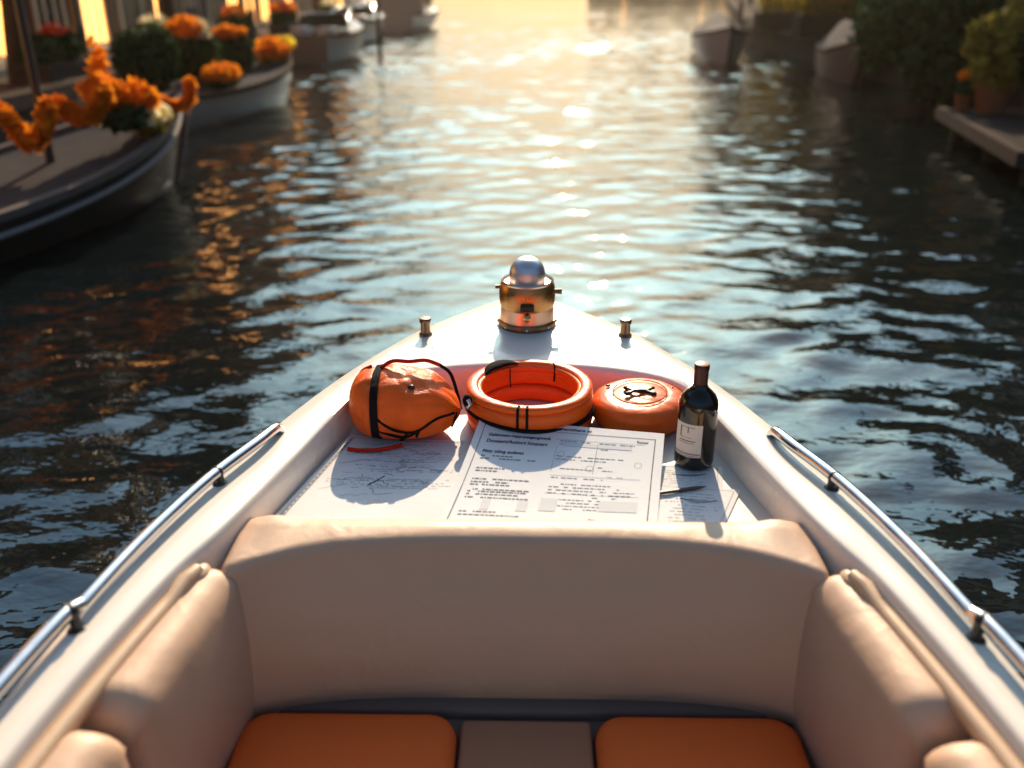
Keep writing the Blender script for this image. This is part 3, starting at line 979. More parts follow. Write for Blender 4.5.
bush('flower_bundle', -3.20, 7.85, 0.62, 'bunch of yellow and cream flowers at the tip of the dark boat', 'flowers', [(0, 0, 0.02, 0.14, 0.22, 0.08)], LEAFY, 200, 0.06, 32,
     [(PETY, 160, 0.055, [(0.02, 0.0, 0.1, 0.13, 0.22, 0.08)]), (PETW, 120, 0.055, [(0.08, -0.05, 0.12, 0.1, 0.2, 0.09)])], stems=False)

# flower bushes riding in the cream boat
ball = [(0, 0, 0.5, 0.42, 0.42, 0.42), (0.12, 0.1, 0.68, 0.3, 0.3, 0.28), (-0.15, -0.05, 0.6, 0.3, 0.3, 0.3)]
for i, (x, y, z, s, lab, bl) in enumerate((
        (-4.95, 12.3, 0.34, 0.95, 'rounded dark green bush at the stern end of the cream boat', []),
        (-4.75, 13.5, 0.34, 0.85, 'olive green bush topped with pale orange flowers in the cream boat', [(PETO, 300, 0.08, [(-0.05, 0, 0.98, 0.3, 0.3, 0.16)]), (PETW, 60, 0.08, [(0.2, 0, 0.95, 0.12, 0.12, 0.12)])]),
        (-4.5, 14.5, 0.34, 0.75, 'dark green bush with orange crown near the bow of the cream boat', [(PETO, 330, 0.085, [(0, 0, 0.98, 0.3, 0.3, 0.10)])]))):
    cl = [tuple(q * s for q in c) for c in ball]
    bush('flower_bush', x, y, z, lab, 'flower bush', cl, LEAFD if i != 1 else LEAFG, 2200, 0.075, 50 + i,
         [(m_, n_, s_, [tuple(q * s for q in c) for c in cc]) for m_, n_, s_, cc in bl], pot=('pot', 0.22, 0.25), group='flower bushes riding in the cream boat')
bush('flower_bundle', -4.20, 13.0, 0.40, 'low heap of orange flowers along the side of the cream boat', 'flowers', [(0, 0, 0.10, 0.2, 0.42, 0.08)], LEAFD, 200, 0.07, 56,
     [(PETO, 600, 0.075, [(0, 0, 0.22, 0.2, 0.42, 0.10)])], stems=False)
bush('flower_bundle', -4.05, 15.2, 0.52, 'orange and yellow flowers heaped on the bow of the cream boat', 'flowers', [(0, 0, 0.1, 0.2, 0.3, 0.1)], LEAFY, 200, 0.07, 57,
     [(PETO, 420, 0.08, [(0, 0, 0.28, 0.26, 0.34, 0.13)]), (PETY, 90, 0.07, [(0.15, 0.2, 0.33, 0.15, 0.15, 0.1)])], stems=False)

# quayside plants on the left
bx = [(-0.35, 0, 0.42, 0.36, 0.3, 0.22), (0.3, 0, 0.45, 0.36, 0.3, 0.24)]
for i, (x, y, lab, bl, m_) in enumerate((
        (-6.75, 10.4, 'dark box planter with bright orange flowers, nearest on the left quay', [(PETO, 300, 0.08, [(-0.3, -0.1, 0.68, 0.3, 0.2, 0.14), (0.2, 0, 0.75, 0.12, 0.12, 0.2)])], LEAFD),
        (-6.8, 13.6, 'dark box planter with a few red flowers on the left quay', [(PETR, 60, 0.07, [(0.2, 0, 0.68, 0.2, 0.2, 0.08)])], LEAFD),
        (-6.8, 17.5, 'dark box planter of tangled green plants below the lit windows', [(PETW, 50, 0.08, [(0, 0, 0.68, 0.4, 0.2, 0.12)])], LEAFG),
        (-6.8, 22.5, 'box planter of orange red flowers behind the cream boat', [(PETO, 260, 0.09, [(0, 0, 0.68, 0.5, 0.25, 0.14)])], LEAFG),
        (-6.8, 27.0, 'long row planter of red orange flowers behind the windscreen boat', [(PETR, 200, 0.10, [(0.1, 0, 0.68, 0.7, 0.3, 0.12)]), (PETO, 200, 0.1, [(0, 0, 0.68, 0.7, 0.3, 0.12)])], LEAFD),
        (-6.8, 33.0, 'box planter of cream and orange flowers farthest along the left quay', [(PETW, 160, 0.11, [(0, 0, 0.68, 0.5, 0.3, 0.14)])], LEAFG))):
    o = bush('flower_planter', x, y, 0.45, lab, 'planter', bx, m_, 900, 0.085, 70 + i, bl, pot=('box', (0.7, 0.26), 0.28), group='flower planters along the quays')
    o.rotation_euler = (0, 0, R(90))
bush('leafy_plant', -6.65, 9.0, 0.45, 'yellow green tall plant at the left edge behind the dark boat', 'plant', [(0, 0, 0.7, 0.25, 0.25, 0.45), (0.1, 0, 1.0, 0.2, 0.2, 0.3)], LEAFY, 500, 0.08, 90)

# street lamps on the left quay
IRON = mat('black_iron', (0.015, 0.016, 0.017), 0.45)
LGLASS = mat('lamp_glass', (0.5, 0.45, 0.35), 0.2)
lamp_spots = ((-7.0, 15.0, 'black iron street lamp nearest the camera on the left quay'), (-7.0, 24.5, 'black iron street lamp behind the cream boat'),
              (-7.0, 38.0, 'black iron street lamp near the cabin cruiser'), (7.2, 33.0, 'black iron street lamp on the right quay'))
proto = None
for x, y, lab in lamp_spots:
    if proto is None:
        proto = thing('street_lamp', lab, 'street lamp', (x, y, 0.5), 0, 'street lamps on the quays')
        MB().lathe([(0.14, 0), (0.14, 0.08), (0.09, 0.12), (0.085, 0.6), (0.05, 0.68), (0.04, 2.9), (0.05, 3.0), (0.02, 3.05)], seg=16).build('post', IRON, proto)
        MB().lathe([(0.10, 3.05), (0.17, 3.45), (0.165, 3.47)], seg=6).build('lantern', LGLASS, proto, smooth=False)
        MB().lathe([(0.20, 3.47), (0.08, 3.62), (0.02, 3.72)], seg=6).build('lantern_roof', IRON, proto, smooth=False)
    else:
        c = copy_tree(proto)
        c.location = (x, y, 0.5)
        c['label'] = lab

# ------------------------------------------------------------------ our boat
boat = thing('motorboat', 'white motorboat we sit in, pointed bow, beige upholstery and steel handrails', 'boat', (0, 0, 0))
ZG, ZT = 0.83, 0.75
OUT = [(0, 2.80), (0.045, 2.775), (0.095, 2.725), (0.20, 2.60), (0.30, 2.465), (0.42, 2.235), (0.50, 2.04), (0.567, 1.84), (0.657, 1.55), (0.712, 1.2), (0.738, 0.86), (0.76, 0.4), (0.77, -0.3), (0.74, -1.6)]
INN = [(0, 2.19), (0.10, 2.185), (0.20, 2.168), (0.31, 2.13), (0.375, 2.085), (0.412, 2.02), (0.432, 1.93), (0.462, 1.80), (0.492, 1.66), (0.53, 1.50), (0.562, 1.38), (0.61, 1.22), (0.667, 0.86), (0.70, 0.4), (0.71, -0.3), (0.68, -1.45)]
N = 110
O2 = cr([(a, c, 0) for a, c in OUT], N)
I2 = cr([(a, c, 0) for a, c in INN], N)
# deck with its rounded coaming edge
for nm in ('deck',):
    d = MB()
    for s in (1, -1):
        rings = []
        for k in range(N):
            o, i = O2[k], I2[k]
            dr = (o - i).normalized()
            W = (o - i).length
            cockpit = i.y < 1.5
            zb = 0.16 if cockpit else ZT - 0.02
            ring = [(i, zb), (i, ZG - 0.022), (i + dr * 0.003, ZG - 0.012), (i + dr * 0.009, ZG - 0.004), (i + dr * 0.02, ZG)]
            for q in (0.3, 0.6):
                ring.append((i + (o - i) * q, ZG + 0.004))
            ring += [(o - dr * 0.02, ZG), (o - dr * 0.008, ZG - 0.003), (o - dr * 0.002, ZG - 0.010), (o, ZG - 0.022), (o, ZG - 0.06)]
            rings.append([(s * p_.x, p_.y, z) for p_, z in ring])
        d.loft(rings, closed=False)
    d.build('deck', GEL, boat, ang=50)
# hull
h = MB()
for s in (1, -1):
    rings = []
    for k in range(N):
        o = O2[k]
        f = min(1, (2.85 - o.y) / 2.2)
        ring = []
        for q in range(9):
            t = q / 8
            wv = o.x * (1 - 0.12 * t - (0.55 - 0.3 * f) * max(0, t - 0.35) ** 1.4)
            if q == 8:
                wv = 0
            ring.append((s * (wv + (0.006 if q < 8 else 0)), o.y - 0.55 * t * t * max(0, (o.y - 1.6) / 1.2), ZG - 0.05 - t * 1.15))
        rings.append(ring)
    h.loft(rings, closed=False)
h.add([(-0.74, -1.6, ZG), (0.74, -1.6, ZG), (0.5, -1.6, -0.3), (-0.5, -1.6, -0.3)], [(0, 1, 2, 3)])
h.build('hull', GEL, boat, ang=50)
rb = MB()
for s in (1, -1):
    rb.tube([(s * (p_.x + 0.004), p_.y, ZG - 0.026) for p_ in O2], 0.009, 8)
rb.build('rub_rail', STEEL, boat)
# table top sheet of the bow well
tp = MB()
poly = [(i.x + 0.006, i.y + 0.004) for i in I2 if i.y > 1.40]
tp.prism(poly + [(-a, c) for a, c in reversed(poly[1:])], ZT - 0.03, ZT)
tp.build('table_top', mat('grey_white_table', (0.56, 0.54, 0.51), 0.4, var=0.06, vscale=8, rvar=0.1), boat, smooth=False)
# cockpit floor
MB().prism([(i.x + 0.01, i.y) for i in I2 if i.y < 1.5] + [(-i.x - 0.01, i.y) for i in reversed([i for i in I2 if i.y < 1.5])], 0.12, 0.16).build('cockpit_floor', GREYSEAT, boat, smooth=False)

# backrest


def backrest_section(x):
    q = min(1, abs(x) / 0.54)
    yf = 1.420 - 0.105 * q ** 4
    yb = 1.345 - 0.06 * q ** 4
    zt = 0.800 - 0.004 * q
    hump = 0.012 * math.exp(-((abs(x) - 0.485) / 0.035) ** 2)
    r = 0.026
    pr = [(yb + 0.02, 0.455), (yb, 0.475), (yb + 0.004, 0.52)]
    for k in range(1, 6):
        t = k / 6
        pr.append((yb + (yf - yb) * t - 0.012 * math.sin(t * PI), 0.52 + (zt - r - 0.52) * t))
    for k in range(0, 5):
        a = PI - k / 4 * PI / 2
        pr.append((yf + r + r * math.cos(a), zt - r + r * math.sin(a)))
    pr += [(1.455, zt + 0.003 + hump * 0.3), (1.478, zt + 0.002 + hump), (1.492, zt - 0.003 + hump * 0.8), (1.498, zt - 0.015), (1.50, 0.70), (1.50, 0.455)]
    return pr


br = MB()
rings = []
xs = [-0.548, -0.546, -0.54] + list(np.linspace(-0.53, 0.53, 61)) + [0.54, 0.546, 0.548]
for x in xs:
    pr = backrest_section(x)
    e = max(0, abs(x) - 0.53) / 0.018
    s = 0.020 * (1 - math.sqrt(max(0, 1 - e * e)))
    cy = 1.43
    rings.append([(x, yy + (s if yy < cy else -s), zz - (s if zz > 0.7 else 0)) for yy, zz in pr])
br.loft(rings)
bro = br.build('backrest', VINYL, boat, ang=60)


# side bolsters, two per side
XI = [(1.42, 0.505), (1.33, 0.512), (1.15, 0.535), (1.0, 0.556), (0.86, 0.575), (0.4, 0.60), (0.0, 0.61), (-1.2, 0.6)]


def bolster(s, y1, y0):
    b_ = MB()
    rings = []
    nst = 40
    for k in range(nst + 1):
        t = k / nst
        yy = y1 + (y0 - y1) * (0.5 - 0.5 * math.cos(t * PI))
        xi = interp(XI, yy)
        d0 = min(y1 - yy, yy - y0)
        e = max(0.0, 1 - d0 / 0.055)
        sh = math.sqrt(max(0, 1 - e * e))      # end rounding
        top = 0.797 - 0.055 * (1 - sh)
        inset = 0.045 * (1 - sh)
        xo = xi + 0.122
        pr = [(xo, 0.40), (xo, top - 0.05)]
        cx, rxx, rz_ = (xi + xo) / 2, (xo - xi) / 2, 0.052
        for q in range(1, 10):
            a = q / 10 * PI
            pr.append((cx + rxx * math.cos(a) * (1 if math.cos(a) > 0 else (1 - inset / 0.1)), top - 0.05 + rz_ * math.sin(a) * (0.4 + 0.6 * sh)))
        for q in range(0, 7):
            tt = q / 6
            bul = 0.014 * math.sin(tt * PI)
            pr.append((xi + inset - bul, top - 0.05 + (0.44 - top + 0.05) * tt))
        pr.append((xi + inset + 0.015, 0.40))
        rings.append([(s * a, yy, z) for a, z in pr])
    b_.loft(rings)
    return b_.build('side_bolster', VINYL, boat, ang=60)


for s in (-1, 1):
    bolster(s, 1.365, 0.985)
    bolster(s, 0.978, 0.25)
    # tan coaming trim between the deck edge and the bolsters
    pts = [p_ for p_ in I2 if p_.y < 1.335 and p_.y > -1.2]
    rad_ = [0.016] * len(pts)
    rad_[0] = 0.012
    tt = MB()
    tt.tube([(s * (p_.x - 0.010), p_.y, ZG - 0.036 + (0.010 if k < 2 else 0)) for k, p_ in enumerate(pts)], rad_, 12)
    tt.sphere((s * (pts[0].x - 0.012), pts[0].y, ZG - 0.040), (0.018, 0.030, 0.018), 20, 12)
    tt.build('coaming_trim', VINYLT, boat)

# seat base and orange cushions
MB().box(-0.60, 0.60, 0.75, 1.38, 0.17, 0.462).build('seat_base', GREYSEAT, boat, smooth=False)
MB().bbox(-0.535, 0.535, 1.312, 1.352, 0.455, 0.484, 0.008, 3).build('ledge', GREYSEAT, boat)
MB().bbox(-0.117, 0.129, 0.80, 1.300, 0.40, 0.478, 0.012, 3).build('center_pad', mat('tan_centre_vinyl', (0.46, 0.22, 0.125), 0.55, var=0.06, bump=0.12, bscale=350), boat)
for x0, x1 in ((-0.525, -0.121), (0.133, 0.512)):
    c = MB()
    rings = []
    cxm, cym = (x0 + x1) / 2, (0.80 + 1.300) / 2

    def rr_ring(ins, z):
        a, b_, rd = (x1 - x0) / 2 - ins, 0.25 - ins, max(0.01, 0.055 - ins)
        out = []
        for qx, qy, a0 in ((1, 1, 0), (-1, 1, 90), (-1, -1, 180), (1, -1, 270)):
            for k in range(7):
                an = R(a0 + 15 * k)
                out.append((cxm + qx * (a - rd) + rd * math.cos(an), cym + qy * (b_ - rd) + rd * math.sin(an), z))
        return out
    for ins, z in ((0.004, 0.44), (0.0, 0.46), (0.001, 0.478), (0.006, 0.490), (0.016, 0.498), (0.035, 0.502), (0.08, 0.505), (0.15, 0.507)):
        rings.append(rr_ring(ins, z))
    c.loft(rings)
    co = c.build('seat_cushion', OVIN, boat, ang=60)
    p_ = MB()
    p_.tube(rr_ring(0.003, 0.470), 0.006, 8, closed=True)
    p_.build('piping', DARKTRIM, co)

# handrails


def rail(pts, brackets):
    o = MB().tube([p_[:] for p_ in cr(pts, 40)], 0.0120, 14).build('handrail', STEEL, boat)
    for (x, y, zr) in brackets:
        s = 1 if x > 0 else -1
        k = MB()
        k.lathe([(0.015, 0), (0.015, 0.004), (0.009, 0.008), (0.008, zr - ZG)], (x - s * 0.004, y, ZG), 14)
        k.sphere((x, y, zr), 0.0135, 12, 8)
        k.build('bracket', BLACKM, o)


for s in (-1, 1):
    rail([(s * 0.548, 1.792, ZG - 0.004), (s * 0.550, 1.775, ZG + 0.02), (s * 0.568, 1.70, ZG + 0.026), (s * 0.622, 1.53, ZG + 0.029), (s * 0.668, 1.32, ZG + 0.029), (s * 0.695, 1.13, ZG + 0.028), (s * 0.697, 1.115, ZG + 0.023)],
         [(s * 0.614, 1.56, ZG + 0.028)])
    rail([(s * 0.693, 1.135, ZG + 0.032), (s * 0.702, 1.10, ZG + 0.038), (s * 0.721, 0.92, ZG + 0.040), (s * 0.738, 0.6, ZG + 0.05), (s * 0.742, 0.3, ZG + 0.06), (s * 0.742, 0.27, ZG)],
         [(s * 0.697, 1.112, ZG + 0.036)])

# deck posts (cleats)
for s in (-1, 1):
    x, y = s * 0.284, 2.40
    c = MB().lathe([(0.019, 0), (0.019, 0.005), (0.014, 0.010), (0.013, 0.036), (0.016, 0.040), (0.017, 0.048), (0.014, 0.053), (0.004, 0.054)], (x, y, ZG + 0.002), 20)
    c.build('deck_post', BRONZE, boat)
for x, y in ((-0.25, 2.30), (0.25, 2.30), (-0.12, 2.53), (0.13, 2.53)):
    MB().lathe([(0.006, 0), (0.006, 0.002), (0.002, 0.003)], (x, y, ZG + 0.003), 10).build('deck_screw', STEEL, boat)

# bow lamp
LX, LY, LZ = 0.005, 2.495, ZG + 0.003
lamp = MB().lathe([(0.076, 0.058), (0.0795, 0.068), (0.0815, 0.085), (0.0815, 0.105), (0.079, 0.122), (0.075, 0.131), (0.074, 0.134), (0.066, 0.129), (0.062, 0.12), (0.05, 0.112)], (LX, LY, LZ), 64).build('bow_lamp', BRASS, boat)
MB().lathe([(0.080, 0.022), (0.0785, 0.03), (0.0765, 0.058), (0.06, 0.0585)], (LX, LY, LZ), 64).build('lower_band', COPPER, lamp)
fl_ = MB().lathe([(0.084, 0), (0.085, 0.004), (0.085, 0.017), (0.082, 0.0215), (0.07, 0.022)], (LX, LY, LZ), 64)
fl_.build('base_flange', BRONZE, lamp)
sc_ = MB()
for k in range(8):
    a = R(-90 + 45 * k)
    sc_.sphere((LX + 0.0855 * math.cos(a), LY + 0.0855 * math.sin(a), LZ + 0.0105), 0.0045, 10, 6)
sc_.build('flange_screws', STEEL, lamp)
dome = []
for k in range(13):
    a = k / 12 * PI / 2
    dome.append((0.051 * math.cos(a) ** 0.9 + 0.001, 0.152 + 0.052 * math.sin(a)))
MB().lathe([(0.0525, 0.11)] + dome, (LX, LY, LZ), 48).build('dome', CHROME, lamp)
MB().lathe([(0.0758, 0.131), (0.0766, 0.135), (0.074, 0.139), (0.0675, 0.135), (0.065, 0.128)], (LX, LY, LZ), 48).build('dome_ring', COPPER, lamp)
kb = MB()
kb.bbox(LX - 0.020, LX + 0.020, LY - 0.098, LY - 0.072, LZ + 0.070, LZ + 0.088, 0.004, 2)
kb.build('black_catch', BLACKM, lamp)
kk = MB()
kk.tube([(LX, LY - 0.074, LZ + 0.055), (LX, LY - 0.100, LZ + 0.052)], 0.011, 14)
kk.sphere((LX, LY - 0.100, LZ + 0.052), 0.011, 12, 8)
kk.build('spigot', mat('bright_brass', (0.75, 0.50, 0.16), 0.22, 1.0), lamp)
sk = MB()
sk.tube([(LX + 0.078, LY - 0.01, LZ + 0.105), (LX + 0.100, LY - 0.012, LZ + 0.105)], [0.007, 0.009], 12)
sk.tube([(LX - 0.078, LY - 0.01, LZ + 0.118), (LX - 0.092, LY - 0.012, LZ + 0.118)], [0.006, 0.006], 12)
sk.build('side_knob', BRONZE, lamp)

# ------------------------------------------------------------------ text helper


def text_mesh(s, size, shear=0.0, bold=0.0):
    cu = bpy.data.curves.new('t', 'FONT')
    cu.body = s
    cu.size = size
    cu.shear = shear
    cu.offset = bold
    cu.resolution_u = 2
    ob = bpy.data.objects.new('t', cu)
    COL.objects.link(ob)
    dg = bpy.context.evaluated_depsgraph_get()
    me_ = bpy.data.meshes.new_from_object(ob.evaluated_get(dg))
    vs = [v.co.copy() for v in me_.vertices]
    fs = [tuple(p_.vertices) for p_ in me_.polygons]
    bpy.data.objects.remove(ob)
    bpy.data.curves.remove(cu)
    bpy.data.meshes.remove(me_)
    return vs, fs


# W mark on the lamp housing
vs, fs = text_mesh('W', 0.022, bold=0.0006)
wv = []
for v in vs:
    a = -PI / 2 + (v.x - 0.0095) / 0.081
    wv.append((LX + 0.0815 * math.cos(a), LY + 0.0815 * math.sin(a), LZ + 0.100 + v.y))
MB().add(wv, fs).build('letter_mark', BRONZE, lamp, smooth=False, fixn=False)

# ------------------------------------------------------------------ papers


class Sheet:
    """a sheet of paper given by its four corners (BL, BR, TR, TL) and a lift along v"""

    def __init__(self, c, lift, z0):
        self.c = [Vector((*p_, 0)) for p_ in c]
        self.lift = lift
        self.z0 = z0

    def at(self, u, v, dz=0.0):
        a = self.c[0].lerp(self.c[1], u)
        b_ = self.c[3].lerp(self.c[2], u)
        p_ = a.lerp(b_, v)
        return (p_.x, p_.y, self.z0 + self.lift(u, v) + dz)

    def mesh(self, name, m, parent, nu=24, nv=20):
        b_ = MB()
        for dz in (0.0, -0.0007):
            g = [self.at(i / nu, j / nv, dz) for j in range(nv + 1) for i in range(nu + 1)]
            f = [(j * (nu + 1) + i, j * (nu + 1) + i + 1, (j + 1) * (nu + 1) + i + 1, (j + 1) * (nu + 1) + i) for j in range(nv) for i in range(nu)]
            b_.add(g, f if dz == 0 else [tuple(reversed(q)) for q in f])
        return b_.build(name, m, parent, fixn=False)

    def quad(self, mb, u0, v0, u1, v1, dz=0.0006, k=6):
        """rectangle split along its longer side so that it follows the bend"""
        pts = []
        fs = []
        if abs(v1 - v0) * 0.34 > abs(u1 - u0) * 0.43:
            for i in range(k + 1):
                v = v0 + (v1 - v0) * i / k
                pts += [self.at(u0, v, dz), self.at(u1, v, dz)]
        else:
            for i in range(k + 1):
                u = u0 + (u1 - u0) * i / k
                pts += [self.at(u, v1, dz), self.at(u, v0, dz)]
        for i in range(k):
            fs.append((2 * i, 2 * i + 1, 2 * i + 3, 2 * i + 2))
        mb.add(pts, fs)

    def poly(self, mb, pts, wd, dz=0.0006):
        """thin ribbon along (u,v) points"""
        P = [Vector(self.at(u, v, dz)) for u, v in pts]
        vs = []
        for i, p_ in enumerate(P):
            t = P[min(i + 1, len(P) - 1)] - P[max(i - 1, 0)]
            n_ = Vector((-t.y, t.x, 0)).normalized() * wd / 2
            vs += [p_ + n_, p_ - n_]
        mb.add(vs, [(2 * i, 2 * i + 1, 2 * i + 3, 2 * i + 2) for i in range(len(P) - 1)])

    def text(self, mb, s, u, v, w_target, hscale=1.0, shear=0.0, bold=0.0):
        vs, fs = text_mesh(s, 1.0, shear, bold)
        xm = max(p_.x for p_ in vs)
        W = (self.c[1] - self.c[0]).length
        H = (self.c[3] - self.c[0]).length
        sc = w_target * W / xm
        mb.add([self.at(u + p_.x * sc / W, v + p_.y * sc * hscale / H, 0.0008) for p_ in vs], fs)

    def dashes(self, mb, u0, u1, v, h, rnd, ink=0.8):
        u = u0
        while u < u1:
            L = rnd.uniform(0.006, 0.028)
            if rnd.random() < ink:
                self.quad(mb, u, v, min(u + L, u1), v + h, k=1)
            u += L + 0.005


rnd = random.Random(5)
# chart on the left
chart = thing('sea_chart', 'large pale chart of thin lines spread flat under the orange bag', 'chart', (0, 0, 0))
S = Sheet([(-0.515, 1.535), (-0.150, 1.535), (-0.130, 1.905), (-0.418, 1.925)], lambda u, v: 0.0012 + 0.007 * (1 - u) ** 9 + 0.004 * max(0, u - 0.8) * v + 0.0015 * math.sin(u * 9) * math.sin(v * 7) ** 2, ZT)
S.mesh('sheet', PAPER2, chart)
b_ = MB()
for o_ in (0.03, 0.045):
    S.poly(b_, [(o_, 0.02), (o_, 0.25), (o_, 0.5), (o_, 0.75), (o_, 0.965)], 0.0022, 0.0010)
S.poly(b_, [(0.03, 0.965), (0.5, 0.97), (0.98, 0.97)], 0.0012)
for k in range(22):
    S.quad(b_, 0.0315, 0.04 + k * 0.042, 0.0435, 0.06 + k * 0.042, k=1)
b_.build('border_lines', INKG, chart, smooth=False, fixn=False)
b_ = MB()


def coast(u, v, n_, su, sv):
    pts = [(u, v)]
    for _ in range(n_):
        u += su * rnd.uniform(0.2, 1.6) + rnd.uniform(-0.01, 0.01)
        v += sv + rnd.uniform(-0.02, 0.02)
        pts.append((min(0.97, max(0.05, u)), min(0.96, max(0.03, v))))
    return pts


for k in range(30):
    a, c = rnd.uniform(0.08, 0.7), rnd.uniform(0.3, 0.93)
    S.poly(b_, coast(a, c, rnd.randint(4, 12), 0.02, rnd.uniform(-0.008, 0.008)), rnd.choice([0.0010, 0.0014, 0.0020]))
for k in range(26):
    S.dashes(b_, rnd.uniform(0.08, 0.6), rnd.uniform(0.62, 0.95), rnd.uniform(0.30, 0.94), 0.004, rnd, 0.6)
b_.build('chart_lines', INKG, chart, smooth=False, fixn=False)
b_ = MB()
for cu, cv, ru, rv in ((0.47, 0.66, 0.09, 0.08), (0.62, 0.7, 0.06, 0.05)):
    pts = [(cu + ru * math.cos(a) * rnd.uniform(0.6, 1.1), cv + rv * math.sin(a) * rnd.uniform(0.6, 1.1)) for a in [2 * PI * i / 18 for i in range(18)]]
    b_.add([S.at(a, c, 0.0004) for a, c in pts], [tuple(range(18))])
b_.build('shaded_land', INKL, chart, smooth=False, fixn=False)
b_ = MB()
S.poly(b_, [(0.40, 0.42), (0.44, 0.47), (0.475, 0.53)], 0.003, 0.0009)
b_.build('pen_stroke', INK, chart, smooth=False, fixn=False)

# loose notes on the right, below the bottle
for nm, cs, z, lab in (('note', [(0.235, 1.62), (0.425, 1.66), (0.447, 1.79), (0.262, 1.80)], ZT + 0.0012, 'pale note sheet lying under the base of the wine bottle'),
                       ('note', [(0.235, 1.50), (0.378, 1.49), (0.466, 1.685), (0.262, 1.715)], ZT + 0.0030, 'pale note sheet with a drawn curve under the dark pencil')):
    nt_ = thing(nm, lab, 'paper', (0, 0, 0), 0, 'loose note sheets by the bottle')
    S2 = Sheet(cs, lambda u, v: 0.0008 * math.sin(u * 8 + 1) ** 2, z)
    S2.mesh('sheet', PAPER2, nt_)
    b_ = MB()
    S2.poly(b_, [(0.94, 0.03), (0.94, 0.5), (0.94, 0.95)], 0.0012)
    S2.poly(b_, [(0.05, 0.955), (0.5, 0.955), (0.94, 0.955)], 0.0008)
    for k in range(13):
        S2.dashes(b_, rnd.uniform(0.2, 0.4), rnd.uniform(0.65, 0.88), 0.12 + 0.06 * k, 0.010, rnd, 0.7)
    b_.build('faint_lines', INKG, nt_, smooth=False, fixn=False)
    b_ = MB()
    S2.poly(b_, [(0.40, 0.74), (0.50, 0.70), (0.62, 0.685), (0.72, 0.70), (0.80, 0.74)], 0.0022, 0.0009)
    S2.poly(b_, [(0.50, 0.74), (0.60, 0.72), (0.70, 0.73)], 0.0012, 0.0009)
    b_.build('drawn_curve', INK, nt_, smooth=False, fixn=False)

# main document
doc = thing('document', 'big printed white document with bold headings propped against the orange ring', 'document', (0, 0, 0))
DL = lambda u, v: 0.0045 + (0.052 - 0.012 * u) * v ** 1.7 + 0.002 * math.sin(u * 5 + 1) * (1 - v)
D = Sheet([(-0.178, 1.53), (0.262, 1.51), (0.325, 1.868), (-0.106, 1.918)], DL, ZT)
D.mesh('sheet', PAPER, doc)
b_ = MB()
D.poly(b_, [(0.040, 0.02), (0.040, 0.4), (0.040, 0.7), (0.040, 0.955)], 0.0013)
D.poly(b_, [(0.040, 0.955), (0.3, 0.957), (0.42, 0.957)], 0.0009)
D.poly(b_, [(0.42, 0.925), (0.7, 0.928), (0.955, 0.93)], 0.0013)
D.poly(b_, [(0.955, 0.93), (0.953, 0.6), (0.953, 0.3), (0.953, 0.02)], 0.0018)
b_.build('border_lines', INK, doc, smooth=False, fixn=False)
b_ = MB()
D.text(b_, 'Galatoeen-vepp-paagangweds', 0.075, 0.845, 0.335, 1.2, 0.1, 0.022)
D.text(b_, 'Dooeert/Autiort hinanert', 0.075, 0.785, 0.325, 1.25, 0.1, 0.02)
D.text(b_, 'Pitty ttling sadates', 0.075, 0.690, 0.215, 1.15, 0.05, 0.02)
b_.build('heading_text', INK, doc, smooth=False, fixn=False)
b_ = MB()
D.text(b_, 'aihvre ayiantthare ei', 0.34, 0.948, 0.275, 0.9, 0.1, 0.025)
D.text(b_, 'Susser', 0.86, 0.880, 0.062, 1.2, 0.0, 0.02)
b_.build('title_text', INK, doc, smooth=False, fixn=False)
MIDINK = mat('mid_grey_ink', (0.22, 0.23, 0.24), 0.7)
for para in (((0.655, 0.24), (0.630, 0.36)), ((0.540, 0.22), (0.515, 0.19)), ((0.440, 0.36), (0.412, 0.26), (0.388, 0.27)), ((0.345, 0.40), (0.325, 0.36)), ((0.30, 0.33), (0.27, 0.38)), ((0.14, 0.30), (0.11, 0.36))):
    b_ = MB()
    for v_, u1 in para:
        D.dashes(b_, 0.075, u1, v_, 0.010, rnd, 0.92)
    b_.build('text_paragraph', MIDINK, doc, smooth=False, fixn=False)
b_ = MB()
for k in range(28):
    v_ = 0.06 + 0.029 * k
    if rnd.random() < 0.8:
        D.dashes(b_, 0.46 + rnd.choice([0, 0, 0.22]), rnd.uniform(0.70, 0.90), v_, 0.007, rnd, 0.75)
D.poly(b_, [(0.45, 0.79), (0.45, 0.55)], 0.0007)
D.poly(b_, [(0.66, 0.84), (0.66, 0.55)], 0.0009)
D.poly(b_, [(0.45, 0.52), (0.6, 0.52), (0.9, 0.52)], 0.0009)
D.poly(b_, [(0.45, 0.35), (0.6, 0.35), (0.9, 0.35)], 0.0009)
D.poly(b_, [(0.43, 0.86), (0.6, 0.862), (0.9, 0.865)], 0.0009)
for cu, cv in ((0.48, 0.72), (0.64, 0.6), (0.88, 0.66)):
    D.poly(b_, [(cu + 0.018 * math.cos(a), cv + 0.028 * math.sin(a)) for a in [2 * PI * i / 14 for i in range(15)]], 0.0008)
b_.build('table_text', INKG, doc, smooth=False, fixn=False)
for q_ in ((0.165, 0.165, 0.205, 0.26), (0.335, 0.165, 0.385, 0.26), (0.72, 0.20, 0.90, 0.30), (0.44, 0.18, 0.52, 0.30), (0.48, 0.80, 0.84, 0.835)):
    b_ = MB()
    D.quad(b_, *q_, k=2)
    b_.build('grey_block', INKL, doc, smooth=False, fixn=False)

